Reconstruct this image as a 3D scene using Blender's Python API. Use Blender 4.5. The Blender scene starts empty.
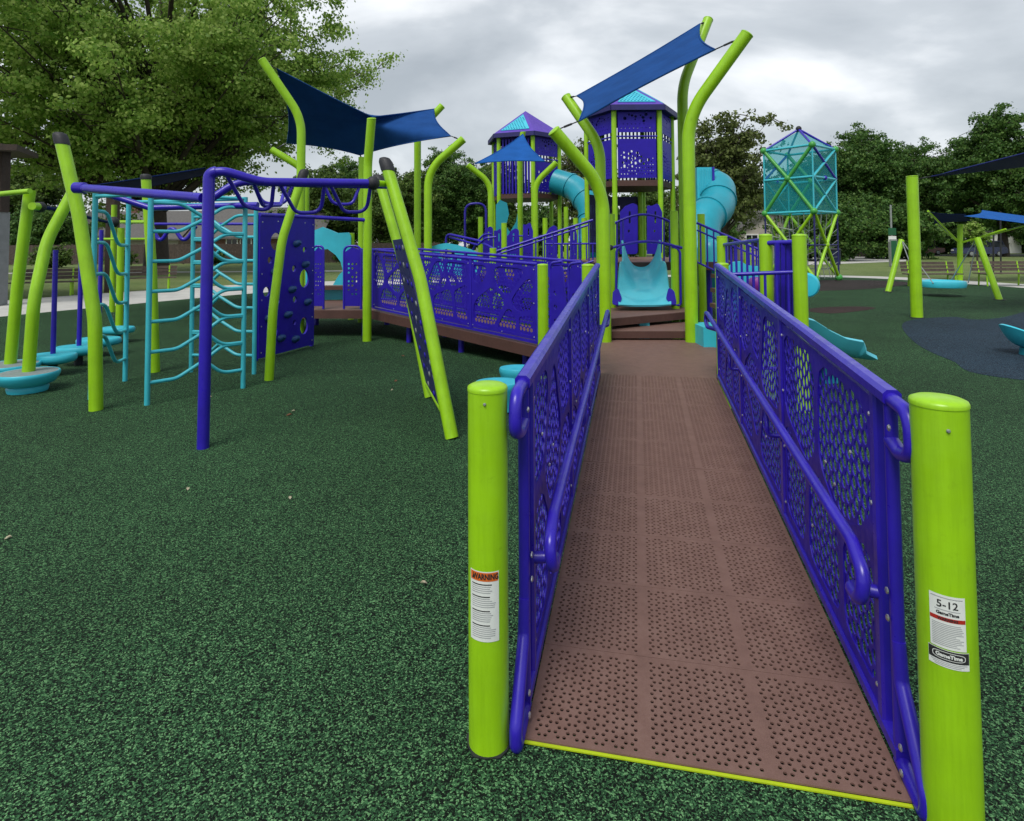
import bpy, math, random
import numpy as np
from mathutils import Vector, Matrix
from mathutils.geometry import delaunay_2d_cdt

random.seed(7)
V = Vector
PI = math.pi
scene = bpy.context.scene
COL = scene.collection

# ------------------------------------------------------------------ camera model
CAM = V((0, 0, 1.56))
FPX, PX0, PY0 = 600.0, 512.0, 220.0
_p, _a = math.radians(2.4), 0.006
_f = V((0, math.cos(_p), math.sin(_p)))
_u0, _r0 = V((0, -math.sin(_p), math.cos(_p))), V((1, 0, 0))
_r = _r0 * math.cos(_a) - _u0 * math.sin(_a)
_u = _r0 * math.sin(_a) + _u0 * math.cos(_a)


def _ray(px, py):
    return _r * ((px - PX0) / FPX) + _u * ((PY0 - py) / FPX) + _f


def at(px, py, Y):
    "world point seen at a photo position, at distance Y in front of the camera"
    d = _ray(px, py)
    return CAM + d * (Y / d.y)


def gnd(px, py, z=0.0):
    "world point seen at a photo position, at height z"
    d = _ray(px, py)
    return CAM + d * ((z - CAM.z) / d.z)


def xof(px, Y, py=250):
    return at(px, py, Y).x


def zof(px, py, Y):
    return at(px, py, Y).z


cam_d = bpy.data.cameras.new('camera')
cam = bpy.data.objects.new('camera', cam_d)
COL.objects.link(cam)
cam.matrix_world = Matrix(((_r.x, _u.x, -_f.x, CAM.x), (_r.y, _u.y, -_f.y, CAM.y), (_r.z, _u.z, -_f.z, CAM.z), (0, 0, 0, 1)))
cam_d.sensor_width = 36
cam_d.sensor_fit = 'HORIZONTAL'
cam_d.lens = FPX / 1024 * 36
cam_d.shift_y = (PY0 - 410.5) / 1024
cam_d.clip_start = 0.05
cam_d.clip_end = 3000
scene.camera = cam

# ------------------------------------------------------------------ materials
M = {}


def nt(name):
    m = bpy.data.materials.new(name)
    m.use_nodes = True
    n = m.node_tree
    b = n.nodes['Principled BSDF']
    M[name] = m
    return m, n, b


def _noise(n, scale, detail=3, rough=.5, coord='Object'):
    tc = n.nodes.new('ShaderNodeTexCoord')
    t = n.nodes.new('ShaderNodeTexNoise')
    t.inputs['Scale'].default_value = scale
    t.inputs['Detail'].default_value = detail
    t.inputs['Roughness'].default_value = rough
    n.links.new(tc.outputs[coord], t.inputs['Vector'])
    return t


def _ramp(n, src, stops):
    r = n.nodes.new('ShaderNodeValToRGB')
    e = r.color_ramp.elements
    while len(e) < len(stops):
        e.new(.5)
    for k, (p, c) in enumerate(stops):
        e[k].position = p
        e[k].color = (*c, 1)
    n.links.new(src, r.inputs['Fac'])
    return r


def _bump(n, b, src, strength, dist):
    bp = n.nodes.new('ShaderNodeBump')
    bp.inputs['Strength'].default_value = strength
    bp.inputs['Distance'].default_value = dist
    n.links.new(src, bp.inputs['Height'])
    n.links.new(bp.outputs['Normal'], b.inputs['Normal'])
    return bp


def mul(c, k):
    return tuple(min(1, x * k) for x in c)


def paint(name, c, rough=.4, var=.12, scale=6, bump=.0, coat=0.0, metal=0.0, bscale=300):
    m, n, b = nt(name)
    t = _noise(n, scale, 5, .6)
    r = _ramp(n, t.outputs['Fac'], [(.3, mul(c, 1 - var)), (.7, mul(c, 1 + var))])
    n.links.new(r.outputs['Color'], b.inputs['Base Color'])
    t2 = _noise(n, scale * 5, 3, .6)
    rr = _ramp(n, t2.outputs['Fac'], [(.3, (rough * .8,) * 3), (.75, (min(1, rough * 1.35),) * 3)])
    n.links.new(rr.outputs['Color'], b.inputs['Roughness'])
    b.inputs['Metallic'].default_value = metal
    b.inputs['Coat Weight'].default_value = coat
    b.inputs['Coat Roughness'].default_value = .25
    if name in ('purple_panel', 'navy_fabric'):
        b.inputs['Specular IOR Level'].default_value = .3
    if bump:
        t3 = _noise(n, bscale, 2, .5)
        _bump(n, b, t3.outputs['Fac'], bump, .002)
    return m


paint('lime_paint', (.31, .60, .007), .38, .12, 3, bump=.10, coat=.12, bscale=120)
paint('lime_edge', (.42, .55, .01), .5)
paint('purple_paint', (.026, .011, .40), .33, .16, 5, bump=.015, coat=.15, bscale=120)
paint('purple_panel', (.025, .011, .37), .42, .14, 5, bump=.08)
paint('dark_panel', (.02, .018, .13), .5, .15, 5)
paint('lilac_roof', (.10, .045, .40), .5, .10, 2)
paint('turq_plastic', (.045, .51, .65), .38, .08, 3, bump=.06, coat=.1)
paint('turq_paint', (.05, .47, .56), .35, .10, 4, coat=.2)
paint('aqua_plastic', (.085, .56, .69), .36, .08, 3, bump=.05, coat=.1)
paint('green_paint', (.06, .34, .06), .4, .1, 3)
paint('teal_plastic', (.016, .31, .41), .35, .10, 2)
paint('grey_top', (.20, .24, .24), .75, .2, 30, bump=.3, bscale=200)
paint('black_rubber', (.018, .019, .024), .6, .2, 20, bump=.3)
paint('hold_blue', (.008, .05, .17), .6, .2, 20, bump=.3)
paint('magenta_plastic', (.20, .02, .24), .4, .1, 4)
paint('steel', (.62, .62, .62), .3, .1, 10, metal=.9)
paint('galv', (.33, .35, .35), .5, .15, 8, metal=.5)
paint('navy_fabric', (.010, .018, .11), .85, .12, 3, bump=.2, bscale=400)
paint('wood_slat', (.10, .075, .06), .75, .3, 9, bump=.3, bscale=60)
paint('fence_wood', (.075, .055, .045), .85, .35, 5, bump=.3, bscale=40)
paint('roof_shingle', (.11, .105, .10), .9, .22, 6, bump=.5, bscale=20)
paint('house_siding', (.42, .38, .33), .8, .08, 3)
paint('house_brick', (.17, .085, .065), .9, .25, 8, bump=.4, bscale=30)
paint('white_paint', (.72, .72, .70), .6, .06, 3)
paint('dark_glass', (.02, .025, .03), .08, .1, 3)
paint('bark', (.045, .034, .026), .9, .35, 6, bump=.9, bscale=14)
paint('dark_timber', (.035, .022, .016), .8, .3, 7)
paint('grey_pier', (.22, .23, .24), .8, .12, 5, bump=.2, bscale=60)
paint('car_blue', (.018, .026, .09), .25, .05, 2, coat=.6)
paint('car_red', (.16, .02, .015), .3, .05, 2, coat=.6)
paint('tyre', (.015, .015, .015), .8)
paint('label_white', (.74, .76, .73), .45, .04, 30)
paint('label_orange', (.66, .13, .015), .5, .04, 30)
paint('label_red', (.42, .022, .012), .5, .04, 30)
paint('ink', (.02, .02, .022), .6, .05, 30)
paint('grey_ink', (.36, .37, .38), .6, .05, 30)
paint('sign_green', (.01, .10, .04), .5)
paint('dry_leaf', (.16, .07, .03), .8, .4, 60)
paint('pale_leaf', (.45, .40, .28), .8, .3, 60)
paint('bin_navy', (.012, .016, .07), .5)


def fabric(name, c):
    m, n, b = nt(name)
    t = _noise(n, 3, 4, .6)
    r = _ramp(n, t.outputs['Fac'], [(.3, mul(c, .86)), (.7, mul(c, 1.14))])
    n.links.new(r.outputs['Color'], b.inputs['Base Color'])
    b.inputs['Roughness'].default_value = .9
    b.inputs['Specular IOR Level'].default_value = .12
    w = _noise(n, 260, 2)
    _bump(n, b, w.outputs['Fac'], .2, .003)
    tr = n.nodes.new('ShaderNodeBsdfTranslucent')
    n.links.new(r.outputs['Color'], tr.inputs['Color'])
    mx = n.nodes.new('ShaderNodeMixShader')
    mx.inputs[0].default_value = .26
    n.links.new(b.outputs[0], mx.inputs[1])
    n.links.new(tr.outputs[0], mx.inputs[2])
    n.links.new(mx.outputs[0], n.nodes['Material Output'].inputs['Surface'])
    return m


fabric('blue_fabric', (.018, .085, .30))
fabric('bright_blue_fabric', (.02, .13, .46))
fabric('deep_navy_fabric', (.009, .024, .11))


def mesh_net(name, c, alpha):
    m, n, b = nt(name)
    b.inputs['Base Color'].default_value = (*c, 1)
    b.inputs['Roughness'].default_value = .5
    tr = n.nodes.new('ShaderNodeBsdfTransparent')
    tr.inputs['Color'].default_value = (.75, .95, .97, 1)
    mx = n.nodes.new('ShaderNodeMixShader')
    mx.inputs[0].default_value = alpha
    n.links.new(tr.outputs[0], mx.inputs[1])
    n.links.new(b.outputs[0], mx.inputs[2])
    n.links.new(mx.outputs[0], n.nodes['Material Output'].inputs['Surface'])


m_ = M['lime_paint']
n_ = m_.node_tree
b_ = n_.nodes['Principled BSDF']
src_ = b_.inputs['Base Color'].links[0].from_socket
tc_n = n_.nodes.new('ShaderNodeTexCoord')
mp_n = n_.nodes.new('ShaderNodeMapping')
mp_n.inputs['Scale'].default_value = (26, 26, 1.6)
n_.links.new(tc_n.outputs['Object'], mp_n.inputs['Vector'])
st_ = n_.nodes.new('ShaderNodeTexNoise')
st_.inputs['Scale'].default_value = 1.5
st_.inputs['Detail'].default_value = 6
st_.inputs['Roughness'].default_value = .7
n_.links.new(mp_n.outputs[0], st_.inputs['Vector'])
r1_ = _ramp(n_, st_.outputs['Fac'], [(.30, (.86, .87, .80)), (.55, (1, 1, 1)), (.8, (1.0, 1.0, 1.0))])
sc_ = _noise(n_, 16, 7, .75)
r2_ = _ramp(n_, sc_.outputs['Fac'], [(.27, (.55, .55, .50)), (.34, (.93, .93, .9)), (.42, (1, 1, 1))])
for r_x in (r1_, r2_):
    mm_ = n_.nodes.new('ShaderNodeMixRGB')
    mm_.blend_type = 'MULTIPLY'
    mm_.inputs['Fac'].default_value = 1
    n_.links.new(src_, mm_.inputs[1])
    n_.links.new(r_x.outputs['Color'], mm_.inputs[2])
    src_ = mm_.outputs[0]
n_.links.new(src_, b_.inputs['Base Color'])
mesh_net('turq_net', (.012, .36, .41), .33)


def deck_material():
    m, n, b = nt('brown_deck')
    t = _noise(n, 11, 9, .75)
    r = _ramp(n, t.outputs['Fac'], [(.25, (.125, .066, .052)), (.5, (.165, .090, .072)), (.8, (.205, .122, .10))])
    n.links.new(r.outputs['Color'], b.inputs['Base Color'])
    b.inputs['Roughness'].default_value = .62
    g = _noise(n, 420, 2)
    _bump(n, b, g.outputs['Fac'], .25, .002)


deck_material()
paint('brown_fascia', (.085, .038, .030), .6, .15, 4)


def rubber(name, stops, scale=150.0, dirt=.25):
    m, n, b = nt(name)
    tc = n.nodes.new('ShaderNodeTexCoord')
    mp = n.nodes.new('ShaderNodeMapping')
    n.links.new(tc.outputs['Object'], mp.inputs['Vector'])
    nz = n.nodes.new('ShaderNodeTexNoise')
    nz.inputs['Scale'].default_value = scale * .55
    nz.inputs['Detail'].default_value = 2
    n.links.new(mp.outputs[0], nz.inputs['Vector'])
    ad = n.nodes.new('ShaderNodeMixRGB')
    ad.blend_type = 'ADD'
    ad.inputs['Fac'].default_value = .014
    n.links.new(mp.outputs[0], ad.inputs[1])
    n.links.new(nz.outputs['Color'], ad.inputs[2])
    v = n.nodes.new('ShaderNodeTexVoronoi')
    v.inputs['Scale'].default_value = scale
    n.links.new(ad.outputs[0], v.inputs['Vector'])
    sep = n.nodes.new('ShaderNodeSeparateColor')
    n.links.new(v.outputs['Color'], sep.inputs[0])
    r = _ramp(n, sep.outputs[0], stops)
    r.color_ramp.interpolation = 'CONSTANT'
    big = _noise(n, .55, 6, .65)
    br = _ramp(n, big.outputs['Fac'], [(.3, (1 - dirt,) * 3), (.7, (1 + dirt * .6,) * 3)])
    mx = n.nodes.new('ShaderNodeMixRGB')
    mx.blend_type = 'MULTIPLY'
    mx.inputs['Fac'].default_value = 1
    n.links.new(r.outputs['Color'], mx.inputs[1])
    n.links.new(br.outputs['Color'], mx.inputs[2])
    n.links.new(mx.outputs[0], b.inputs['Base Color'])
    b.inputs['Roughness'].default_value = .85
    b.inputs['Specular IOR Level'].default_value = .18
    bp = _bump(n, b, sep.outputs[1], 1.0, .009)
    return m


rubber('green_rubber', [(0, (.003, .007, .004)), (.42, (.018, .058, .024)), (.68, (.048, .145, .056)), (.88, (.14, .31, .13))], 210)
rubber('blue_rubber', [(0, (.007, .012, .020)), (.36, (.017, .036, .060)), (.68, (.036, .075, .115)), (.9, (.09, .14, .19))], 160)
rubber('brown_rubber', [(0, (.014, .013, .012)), (.36, (.035, .028, .026)), (.68, (.07, .05, .05)), (.9, (.13, .11, .11))], 165)
rubber('red_rubber', [(0, (.02, .012, .012)), (.36, (.045, .028, .026)), (.68, (.08, .045, .042)), (.9, (.12, .085, .08))], 160)


def grass_material():
    m, n, b = nt('lawn_grass')
    t = _noise(n, .22, 8, .7)
    r = _ramp(n, t.outputs['Fac'], [(.3, (.085, .135, .03)), (.5, (.135, .19, .048)), (.72, (.22, .24, .09))])
    f = _noise(n, 14, 5, .8)
    fr = _ramp(n, f.outputs['Fac'], [(.3, (.6,) * 3), (.7, (1.25,) * 3)])
    mx = n.nodes.new('ShaderNodeMixRGB')
    mx.blend_type = 'MULTIPLY'
    mx.inputs['Fac'].default_value = 1
    n.links.new(r.outputs['Color'], mx.inputs[1])
    n.links.new(fr.outputs['Color'], mx.inputs[2])
    n.links.new(mx.outputs[0], b.inputs['Base Color'])
    b.inputs['Roughness'].default_value = .95
    _bump(n, b, f.outputs['Fac'], 1, .05)


grass_material()


def concrete_material():
    m, n, b = nt('concrete')
    t = _noise(n, 1.2, 7, .7)
    r = _ramp(n, t.outputs['Fac'], [(.3, (.40, .39, .37)), (.7, (.56, .55, .52))])
    n.links.new(r.outputs['Color'], b.inputs['Base Color'])
    b.inputs['Roughness'].default_value = .9
    f = _noise(n, 90, 4)
    _bump(n, b, f.outputs['Fac'], .3, .004)


concrete_material()
paint('asphalt', (.055, .055, .057), .9, .2, 3, bump=.4, bscale=80)


def leaf_material(name, stops, transl=.3, clump=.35):
    m, n, b = nt(name)
    g = n.nodes.new('ShaderNodeNewGeometry')
    t = _noise(n, clump, 3, .6)
    ad = n.nodes.new('ShaderNodeMath')
    ad.operation = 'MULTIPLY_ADD'
    ad.inputs[1].default_value = .55
    n.links.new(g.outputs['Random Per Island'], ad.inputs[0])
    sc = n.nodes.new('ShaderNodeMath')
    sc.operation = 'MULTIPLY'
    sc.inputs[1].default_value = .5
    n.links.new(t.outputs['Fac'], sc.inputs[0])
    n.links.new(sc.outputs[0], ad.inputs[2])
    r = _ramp(n, ad.outputs[0], stops)
    n.links.new(r.outputs['Color'], b.inputs['Base Color'])
    b.inputs['Roughness'].default_value = .5
    b.inputs['Specular IOR Level'].default_value = .22
    tr = n.nodes.new('ShaderNodeBsdfTranslucent')
    n.links.new(r.outputs['Color'], tr.inputs['Color'])
    mx = n.nodes.new('ShaderNodeMixShader')
    mx.inputs[0].default_value = transl
    n.links.new(b.outputs[0], mx.inputs[1])
    n.links.new(tr.outputs[0], mx.inputs[2])
    n.links.new(mx.outputs[0], n.nodes['Material Output'].inputs['Surface'])


leaf_material('maple_leaf', [(.2, (.11, .24, .032)), (.5, (.24, .39, .065)), (.85, (.47, .60, .17))], .50)
leaf_material('dark_leaf', [(.2, (.032, .085, .016)), (.5, (.065, .15, .03)), (.85, (.15, .25, .055))], .34)
leaf_material('mid_leaf', [(.2, (.045, .09, .016)), (.5, (.085, .155, .03)), (.85, (.17, .24, .055))], .3)
leaf_material('olive_leaf', [(.2, (.06, .085, .022)), (.5, (.11, .145, .04)), (.85, (.19, .23, .07))], .3)


# ------------------------------------------------------------------ mesh builder
def fillet(pts, r, n=6):
    "polyline with its inner corners rounded to radius r (a number or one per corner)"
    pts = [V(p) for p in pts]
    out = [pts[0]]
    for i in range(1, len(pts) - 1):
        rr = r[i - 1] if isinstance(r, (list, tuple)) else r
        a, b, c = pts[i - 1], pts[i], pts[i + 1]
        d1, d2 = (a - b), (c - b)
        l1, l2 = d1.length, d2.length
        d1.normalize()
        d2.normalize()
        ang = d1.angle(d2, PI)
        if ang > PI - .02 or rr <= 0:
            out.append(b)
            continue
        t = min(rr / math.tan(ang / 2), l1 * .48, l2 * .48)
        p, q = b + d1 * t, b + d2 * t
        for k in range(n + 1):
            s = k / n
            out.append(p * (1 - s) ** 2 + b * 2 * s * (1 - s) + q * s ** 2)
    out.append(pts[-1])
    return out


class MB:
    def __init__(self):
        self.v, self.f, self.mi, self.slot = [], [], [], 0

    def add(self, vs, fs):
        o = len(self.v)
        self.v += [tuple(p) for p in vs]
        self.f += [tuple(i + o for i in q) for q in fs]
        self.mi += [self.slot] * len(fs)
        return self

    def use(self, k):
        "material slot of what is added next"
        self.slot = k
        return self

    def box(self, c, s, rot=None):
        c = V(c)
        vs = []
        for k in range(8):
            p = V(((k & 1) - .5, ((k >> 1) & 1) - .5, (k >> 2) - .5))
            p = V((p.x * s[0], p.y * s[1], p.z * s[2]))
            vs.append(c + (rot @ p if rot else p))
        return self.add(vs, [(0, 2, 3, 1), (4, 5, 7, 6), (0, 1, 5, 4), (2, 6, 7, 3), (0, 4, 6, 2), (1, 3, 7, 5)])

    def bar(self, p, q, w, h, up=(0, 0, 1), ch=0.0):
        "rectangular bar from p to q: w across, h along up; ch chamfers its long edges"
        p, q = V(p), V(q)
        d = (q - p).normalized()
        s = d.cross(V(up)).normalized()
        u = s.cross(d)
        if ch:
            a, b = w / 2, h / 2
            prof = [(-a + ch, -b), (a - ch, -b), (a, -b + ch), (a, b - ch), (a - ch, b), (-a + ch, b), (-a, b - ch), (-a, -b + ch)]
        else:
            prof = [(-w / 2, -h / 2), (w / 2, -h / 2), (w / 2, h / 2), (-w / 2, h / 2)]
        n = len(prof)
        vs = [p + s * x + u * y for x, y in prof] + [q + s * x + u * y for x, y in prof]
        fs = [(k, (k + 1) % n, n + (k + 1) % n, n + k) for k in range(n)]
        fs += [tuple(range(n))[::-1], tuple(range(n, 2 * n))]
        return self.add(vs, fs)

    def tube(self, pts, r, n=10, cap=True, closed=False, flat=1.0):
        pts = [V(p) for p in pts]
        m = len(pts)
        rs = r if isinstance(r, (list, tuple)) else [r] * m
        tang = []
        for i in range(m):
            a = pts[i - 1] if (i > 0 or closed) else pts[i]
            b = pts[(i + 1) % m] if (i < m - 1 or closed) else pts[i]
            tang.append((b - a).normalized())
        t = tang[0]
        s = t.cross(V((0, 0, 1)))
        if s.length < 1e-3:
            s = V((1, 0, 0))
        s.normalize()
        vs, fs = [], []
        for i in range(m):
            t = tang[i]
            s = (s - t * s.dot(t))
            if s.length < 1e-5:
                s = t.orthogonal()
            s.normalize()
            w = t.cross(s)
            for k in range(n):
                an = 2 * PI * k / n
                vs.append(pts[i] + s * (math.cos(an) * rs[i]) + w * (math.sin(an) * rs[i] * flat))
        for i in range(m if closed else m - 1):
            j = (i + 1) % m
            for k in range(n):
                fs.append((i * n + k, i * n + (k + 1) % n, j * n + (k + 1) % n, j * n + k))
        if cap and not closed:
            fs.append(tuple(range(n))[::-1])
            fs.append(tuple((m - 1) * n + k for k in range(n)))
        return self.add(vs, fs)

    def lathe(self, c, prof, n=24, axis=(0, 0, 1), sx=1.0, sy=1.0):
        c, ax = V(c), V(axis).normalized()
        a = V((1, 0, 0)) if abs(ax.z) > .9 else ax.cross(V((0, 0, 1))).normalized()
        b = ax.cross(a)
        vs, fs = [], []
        m = len(prof)
        for (r, z) in prof:
            for k in range(n):
                an = 2 * PI * k / n
                vs.append(c + a * (r * sx * math.cos(an)) + b * (r * sy * math.sin(an)) + ax * z)
        for i in range(m - 1):
            for k in range(n):
                fs.append((i * n + k, i * n + (k + 1) % n, (i + 1) * n + (k + 1) % n, (i + 1) * n + k))
        fs.append(tuple(range(n))[::-1])
        fs.append(tuple((m - 1) * n + k for k in range(n)))
        return self.add(vs, fs)

    def ball(self, c, r, n=14):
        m = n // 2
        return self.lathe(c, [(max(1e-4, r * math.sin(PI * i / m)), -r * math.cos(PI * i / m)) for i in range(m + 1)], n)

    def plate(self, outer, holes, t, o, ux, uy):
        "flat plate with holes: outer loop and hole loops in 2D, thickness t centred on the plane o, ux, uy"
        o, ux, uy = V(o), V(ux), V(uy)
        nz = ux.cross(uy).normalized()
        vs, es = [], []
        for lp in [outer] + list(holes):
            k = len(vs)
            vs += [V((p[0], p[1])) for p in lp]
            es += [(k + i, k + (i + 1) % len(lp)) for i in range(len(lp))]
        r = delaunay_2d_cdt(vs, es, [], 1, 1e-6)
        V2 = r[0]
        loop_of = []
        for li, lp in enumerate([outer] + list(holes)):
            loop_of += [li] * len(lp)
        own = [set(loop_of[i] for i in ov) for ov in r[3]]
        F2 = [fc for fc in r[2] if not ((own[fc[0]] & own[fc[1]] & own[fc[2]]) - {0})]
        nv = len(V2)
        cnt = {}
        fs = []
        for fc in F2:
            fc = list(fc)
            ar = sum(V2[fc[i]].x * V2[fc[(i + 1) % len(fc)]].y - V2[fc[(i + 1) % len(fc)]].x * V2[fc[i]].y for i in range(len(fc)))
            if ar < 0:
                fc.reverse()
            fs.append(tuple(fc))
            for i in range(len(fc)):
                cnt[(fc[i], fc[(i + 1) % len(fc)])] = 1
        full = list(fs)
        full += [tuple(i + nv for i in reversed(fc)) for fc in fs]
        for (a, b) in cnt:
            if (b, a) not in cnt:
                full.append((b, a, a + nv, b + nv))
        pts = [o + ux * p.x + uy * p.y + nz * (t / 2) for p in V2] + [o + ux * p.x + uy * p.y - nz * (t / 2) for p in V2]
        return self.add(pts, full)

    def grid(self, rows, thick=0.0):
        "surface through rows of points; with thickness it becomes a closed shell"
        m, n = len(rows), len(rows[0])
        P = [[V(p) for p in r] for r in rows]
        vs = [p for r in P for p in r]
        fs = [(i * n + k, i * n + k + 1, (i + 1) * n + k + 1, (i + 1) * n + k) for i in range(m - 1) for k in range(n - 1)]
        if not thick:
            return self.add(vs, fs)
        nn = [V((0, 0, 0)) for _ in vs]
        for q in fs:
            no = (vs[q[2]] - vs[q[0]]).cross(vs[q[3]] - vs[q[1]])
            if no.length > 0:
                no.normalize()
            for i in q:
                nn[i] += no
        N = len(vs)
        back = [vs[i] - (nn[i].normalized() if nn[i].length > 0 else V((0, 0, 1))) * thick for i in range(N)]
        fs2 = [tuple(reversed([i + N for i in q])) for q in fs]
        rim = []
        bd = [(0, k) for k in range(n)] + [(i, n - 1) for i in range(1, m)] + [(m - 1, k) for k in range(n - 2, -1, -1)] + [(i, 0) for i in range(m - 2, 0, -1)]
        bi = [i * n + k for i, k in bd]
        for a, b in zip(bi, bi[1:] + bi[:1]):
            rim.append((b, a, a + N, b + N))
        return self.add(vs + back, fs + fs2 + rim)


def world_loc(o):
    l = V((0, 0, 0))
    while o is not None:
        l += o.location
        o = o.parent
    return l


def tag(o, label=None, cat=None, group=None, kind='thing'):
    if label:
        o['label'] = label
    if cat:
        o['category'] = cat
    if group:
        o['group'] = group
    if kind:
        o['kind'] = kind
    return o


def thing(name, label, cat, loc, group=None):
    o = bpy.data.objects.new(name, None)
    COL.objects.link(o)
    o.location = V(loc)
    o.empty_display_size = .2
    return tag(o, label, cat, group)


def build(mb, name, mat, parent=None, smooth=38, loc=None):
    "link what an MB collected as ONE mesh object (points are world positions)"
    if parent is not None:
        org = world_loc(parent)
    elif loc is not None:
        org = V(loc)
    else:
        a = np.array(mb.v)
        lo, hi = a.min(0), a.max(0)
        org = V(((lo[0] + hi[0]) / 2, (lo[1] + hi[1]) / 2, lo[2]))
    me = bpy.data.meshes.new(name)
    me.from_pydata([(p[0] - org.x, p[1] - org.y, p[2] - org.z) for p in mb.v], [], mb.f)
    for m in ([mat] if isinstance(mat, str) else mat):
        me.materials.append(M[m])
    if any(mb.mi):
        me.polygons.foreach_set('material_index', mb.mi)
    if smooth:
        me.shade_smooth()
        me.set_sharp_from_angle(angle=math.radians(smooth))
    me.update()
    o = bpy.data.objects.new(name, me)
    COL.objects.link(o)
    if parent is not None:
        o.parent = parent
    else:
        o.location = org
    return o


def solo(mb, name, mat, label, cat, group=None, kind='thing', smooth=38, loc=None):
    return tag(build(mb, name, mat, None, smooth, loc), label, cat, group, kind)


def copy_tree(o, loc=None, rz=None, scale=None, label=None, parent=None):
    c = o.copy()
    COL.objects.link(c)
    c.parent = parent
    for ch in list(o.children):
        copy_tree(ch, parent=c)
    if loc is not None:
        c.location = V(loc)
    if rz is not None:
        c.rotation_euler.z = rz
    if scale is not None:
        c.scale = (scale, scale, scale) if not isinstance(scale, (tuple, list)) else scale
    if label:
        c['label'] = label
    return c


def circ(cx, cy, r, n=10, ry=None, a0=0):
    return [(cx + r * math.cos(2 * PI * k / n + a0), cy + (ry or r) * math.sin(2 * PI * k / n + a0)) for k in range(n)]


def rect(x0, y0, x1, y1):
    return [(x0, y0), (x1, y0), (x1, y1), (x0, y1)]


def rrect(x0, y0, x1, y1, r, n=5):
    out = []
    for cx, cy, a in ((x1 - r, y0 + r, -PI / 2), (x1 - r, y1 - r, 0), (x0 + r, y1 - r, PI / 2), (x0 + r, y0 + r, PI)):
        out += [(cx + r * math.cos(a + PI / 2 * k / n), cy + r * math.sin(a + PI / 2 * k / n)) for k in range(n + 1)]
    return out


def cell_holes(w, h, seeds, band, pitch, r, margin, nseg=8, lattice=False, ry=None):
    "holes that fill bubble-shaped cells round the seeds, solid bands between the cells"
    out = []

    def ok(x, y, s):
        if not (margin < x < w - margin and margin < y < h - margin):
            return False
        ds = sorted((math.hypot(x - a, y - b), i) for i, (a, b) in enumerate(seeds))
        return ds[0][1] == s and (len(ds) < 2 or ds[1][0] - ds[0][0] > band)
    if lattice:
        j = 0
        y = margin
        while y < h - margin:
            x = margin + (pitch / 2 if j % 2 else 0)
            while x < w - margin:
                for s in range(len(seeds)):
                    if ok(x, y, s):
                        out.append(circ(x, y, r, nseg, ry))
                        break
                x += pitch
            y += pitch * .9
            j += 1
        return out
    for s, (a, b) in enumerate(seeds):
        k = 0
        while k * pitch < max(w, h):
            rr = k * pitch
            m = 1 if k == 0 else max(5, int(2 * PI * rr / (pitch * 1.02)))
            for i in range(m):
                an = 2 * PI * i / m + k * .35
                x, y = a + rr * math.cos(an), b + rr * math.sin(an)
                if ok(x, y, s):
                    out.append(circ(x, y, r, nseg, ry))
            k += 1
    keep = []
    for lp in out:
        cx = sum(p[0] for p in lp) / len(lp)
        cy = sum(p[1] for p in lp) / len(lp)
        if all(math.hypot(cx - q[0], cy - q[1]) > 2.04 * (ry or r) for q, _ in keep):
            keep.append(((cx, cy), lp))
    return [lp for _, lp in keep]


def cell_outlines(w, h, seeds, band, margin, n=30):
    "rounded outlines of the cells round the seeds, solid bands left between them"
    out = []
    for s, (a, b) in enumerate(seeds):
        if not (margin < a < w - margin and margin < b < h - margin):
            a, b = min(max(a, margin + .03), w - margin - .03), min(max(b, margin + .03), h - margin - .03)
        rad = []
        for k in range(n):
            an = 2 * PI * k / n
            r = 0.0
            while r < 2:
                x, y = a + (r + .01) * math.cos(an), b + (r + .01) * math.sin(an)
                d1 = math.hypot(x - seeds[s][0], y - seeds[s][1])
                d2 = min(math.hypot(x - p, y - q) for i, (p, q) in enumerate(seeds) if i != s)
                if not (margin < x < w - margin and margin < y < h - margin) or d2 - d1 < band:
                    break
                r += .01
            rad.append(r)
        lim = sorted(rad)[n // 3] * 1.9
        rad = [min(r, lim) for r in rad]
        for _ in range(1):
            rad = [(rad[k - 1] + 2 * rad[k] + rad[(k + 1) % n]) / 4 for k in range(n)]
        if sum(rad) / n > .05 and min(rad) > .012:
            out.append([(a + r * math.cos(2 * PI * k / n), b + r * math.sin(2 * PI * k / n)) for k, r in enumerate(rad)])
    return out


UP = V((0, 0, 1))

# ------------------------------------------------------------------ sky and light
SUN_EL, SUN_AZ = math.radians(56), math.radians(205)     # azimuth measured clockwise from +Y
world = bpy.data.worlds.new('World')
scene.world = world
world.use_nodes = True
wn = world.node_tree
bg = wn.nodes['Background']
sky = wn.nodes.new('ShaderNodeTexSky')
sky.sky_type = 'NISHITA'
sky.sun_disc = False
sky.sun_elevation = SUN_EL
sky.sun_rotation = SUN_AZ
sky.air_density = 1.2
tc = wn.nodes.new('ShaderNodeTexCoord')
sp = wn.nodes.new('ShaderNodeSeparateXYZ')
wn.links.new(tc.outputs['Generated'], sp.inputs[0])


def wmath(op, a, b=None):
    n = wn.nodes.new('ShaderNodeMath')
    n.operation = op
    for i, x in enumerate((a, b)):
        if x is None:
            continue
        if isinstance(x, (int, float)):
            n.inputs[i].default_value = x
        else:
            wn.links.new(x, n.inputs[i])
    return n.outputs[0]


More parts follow.
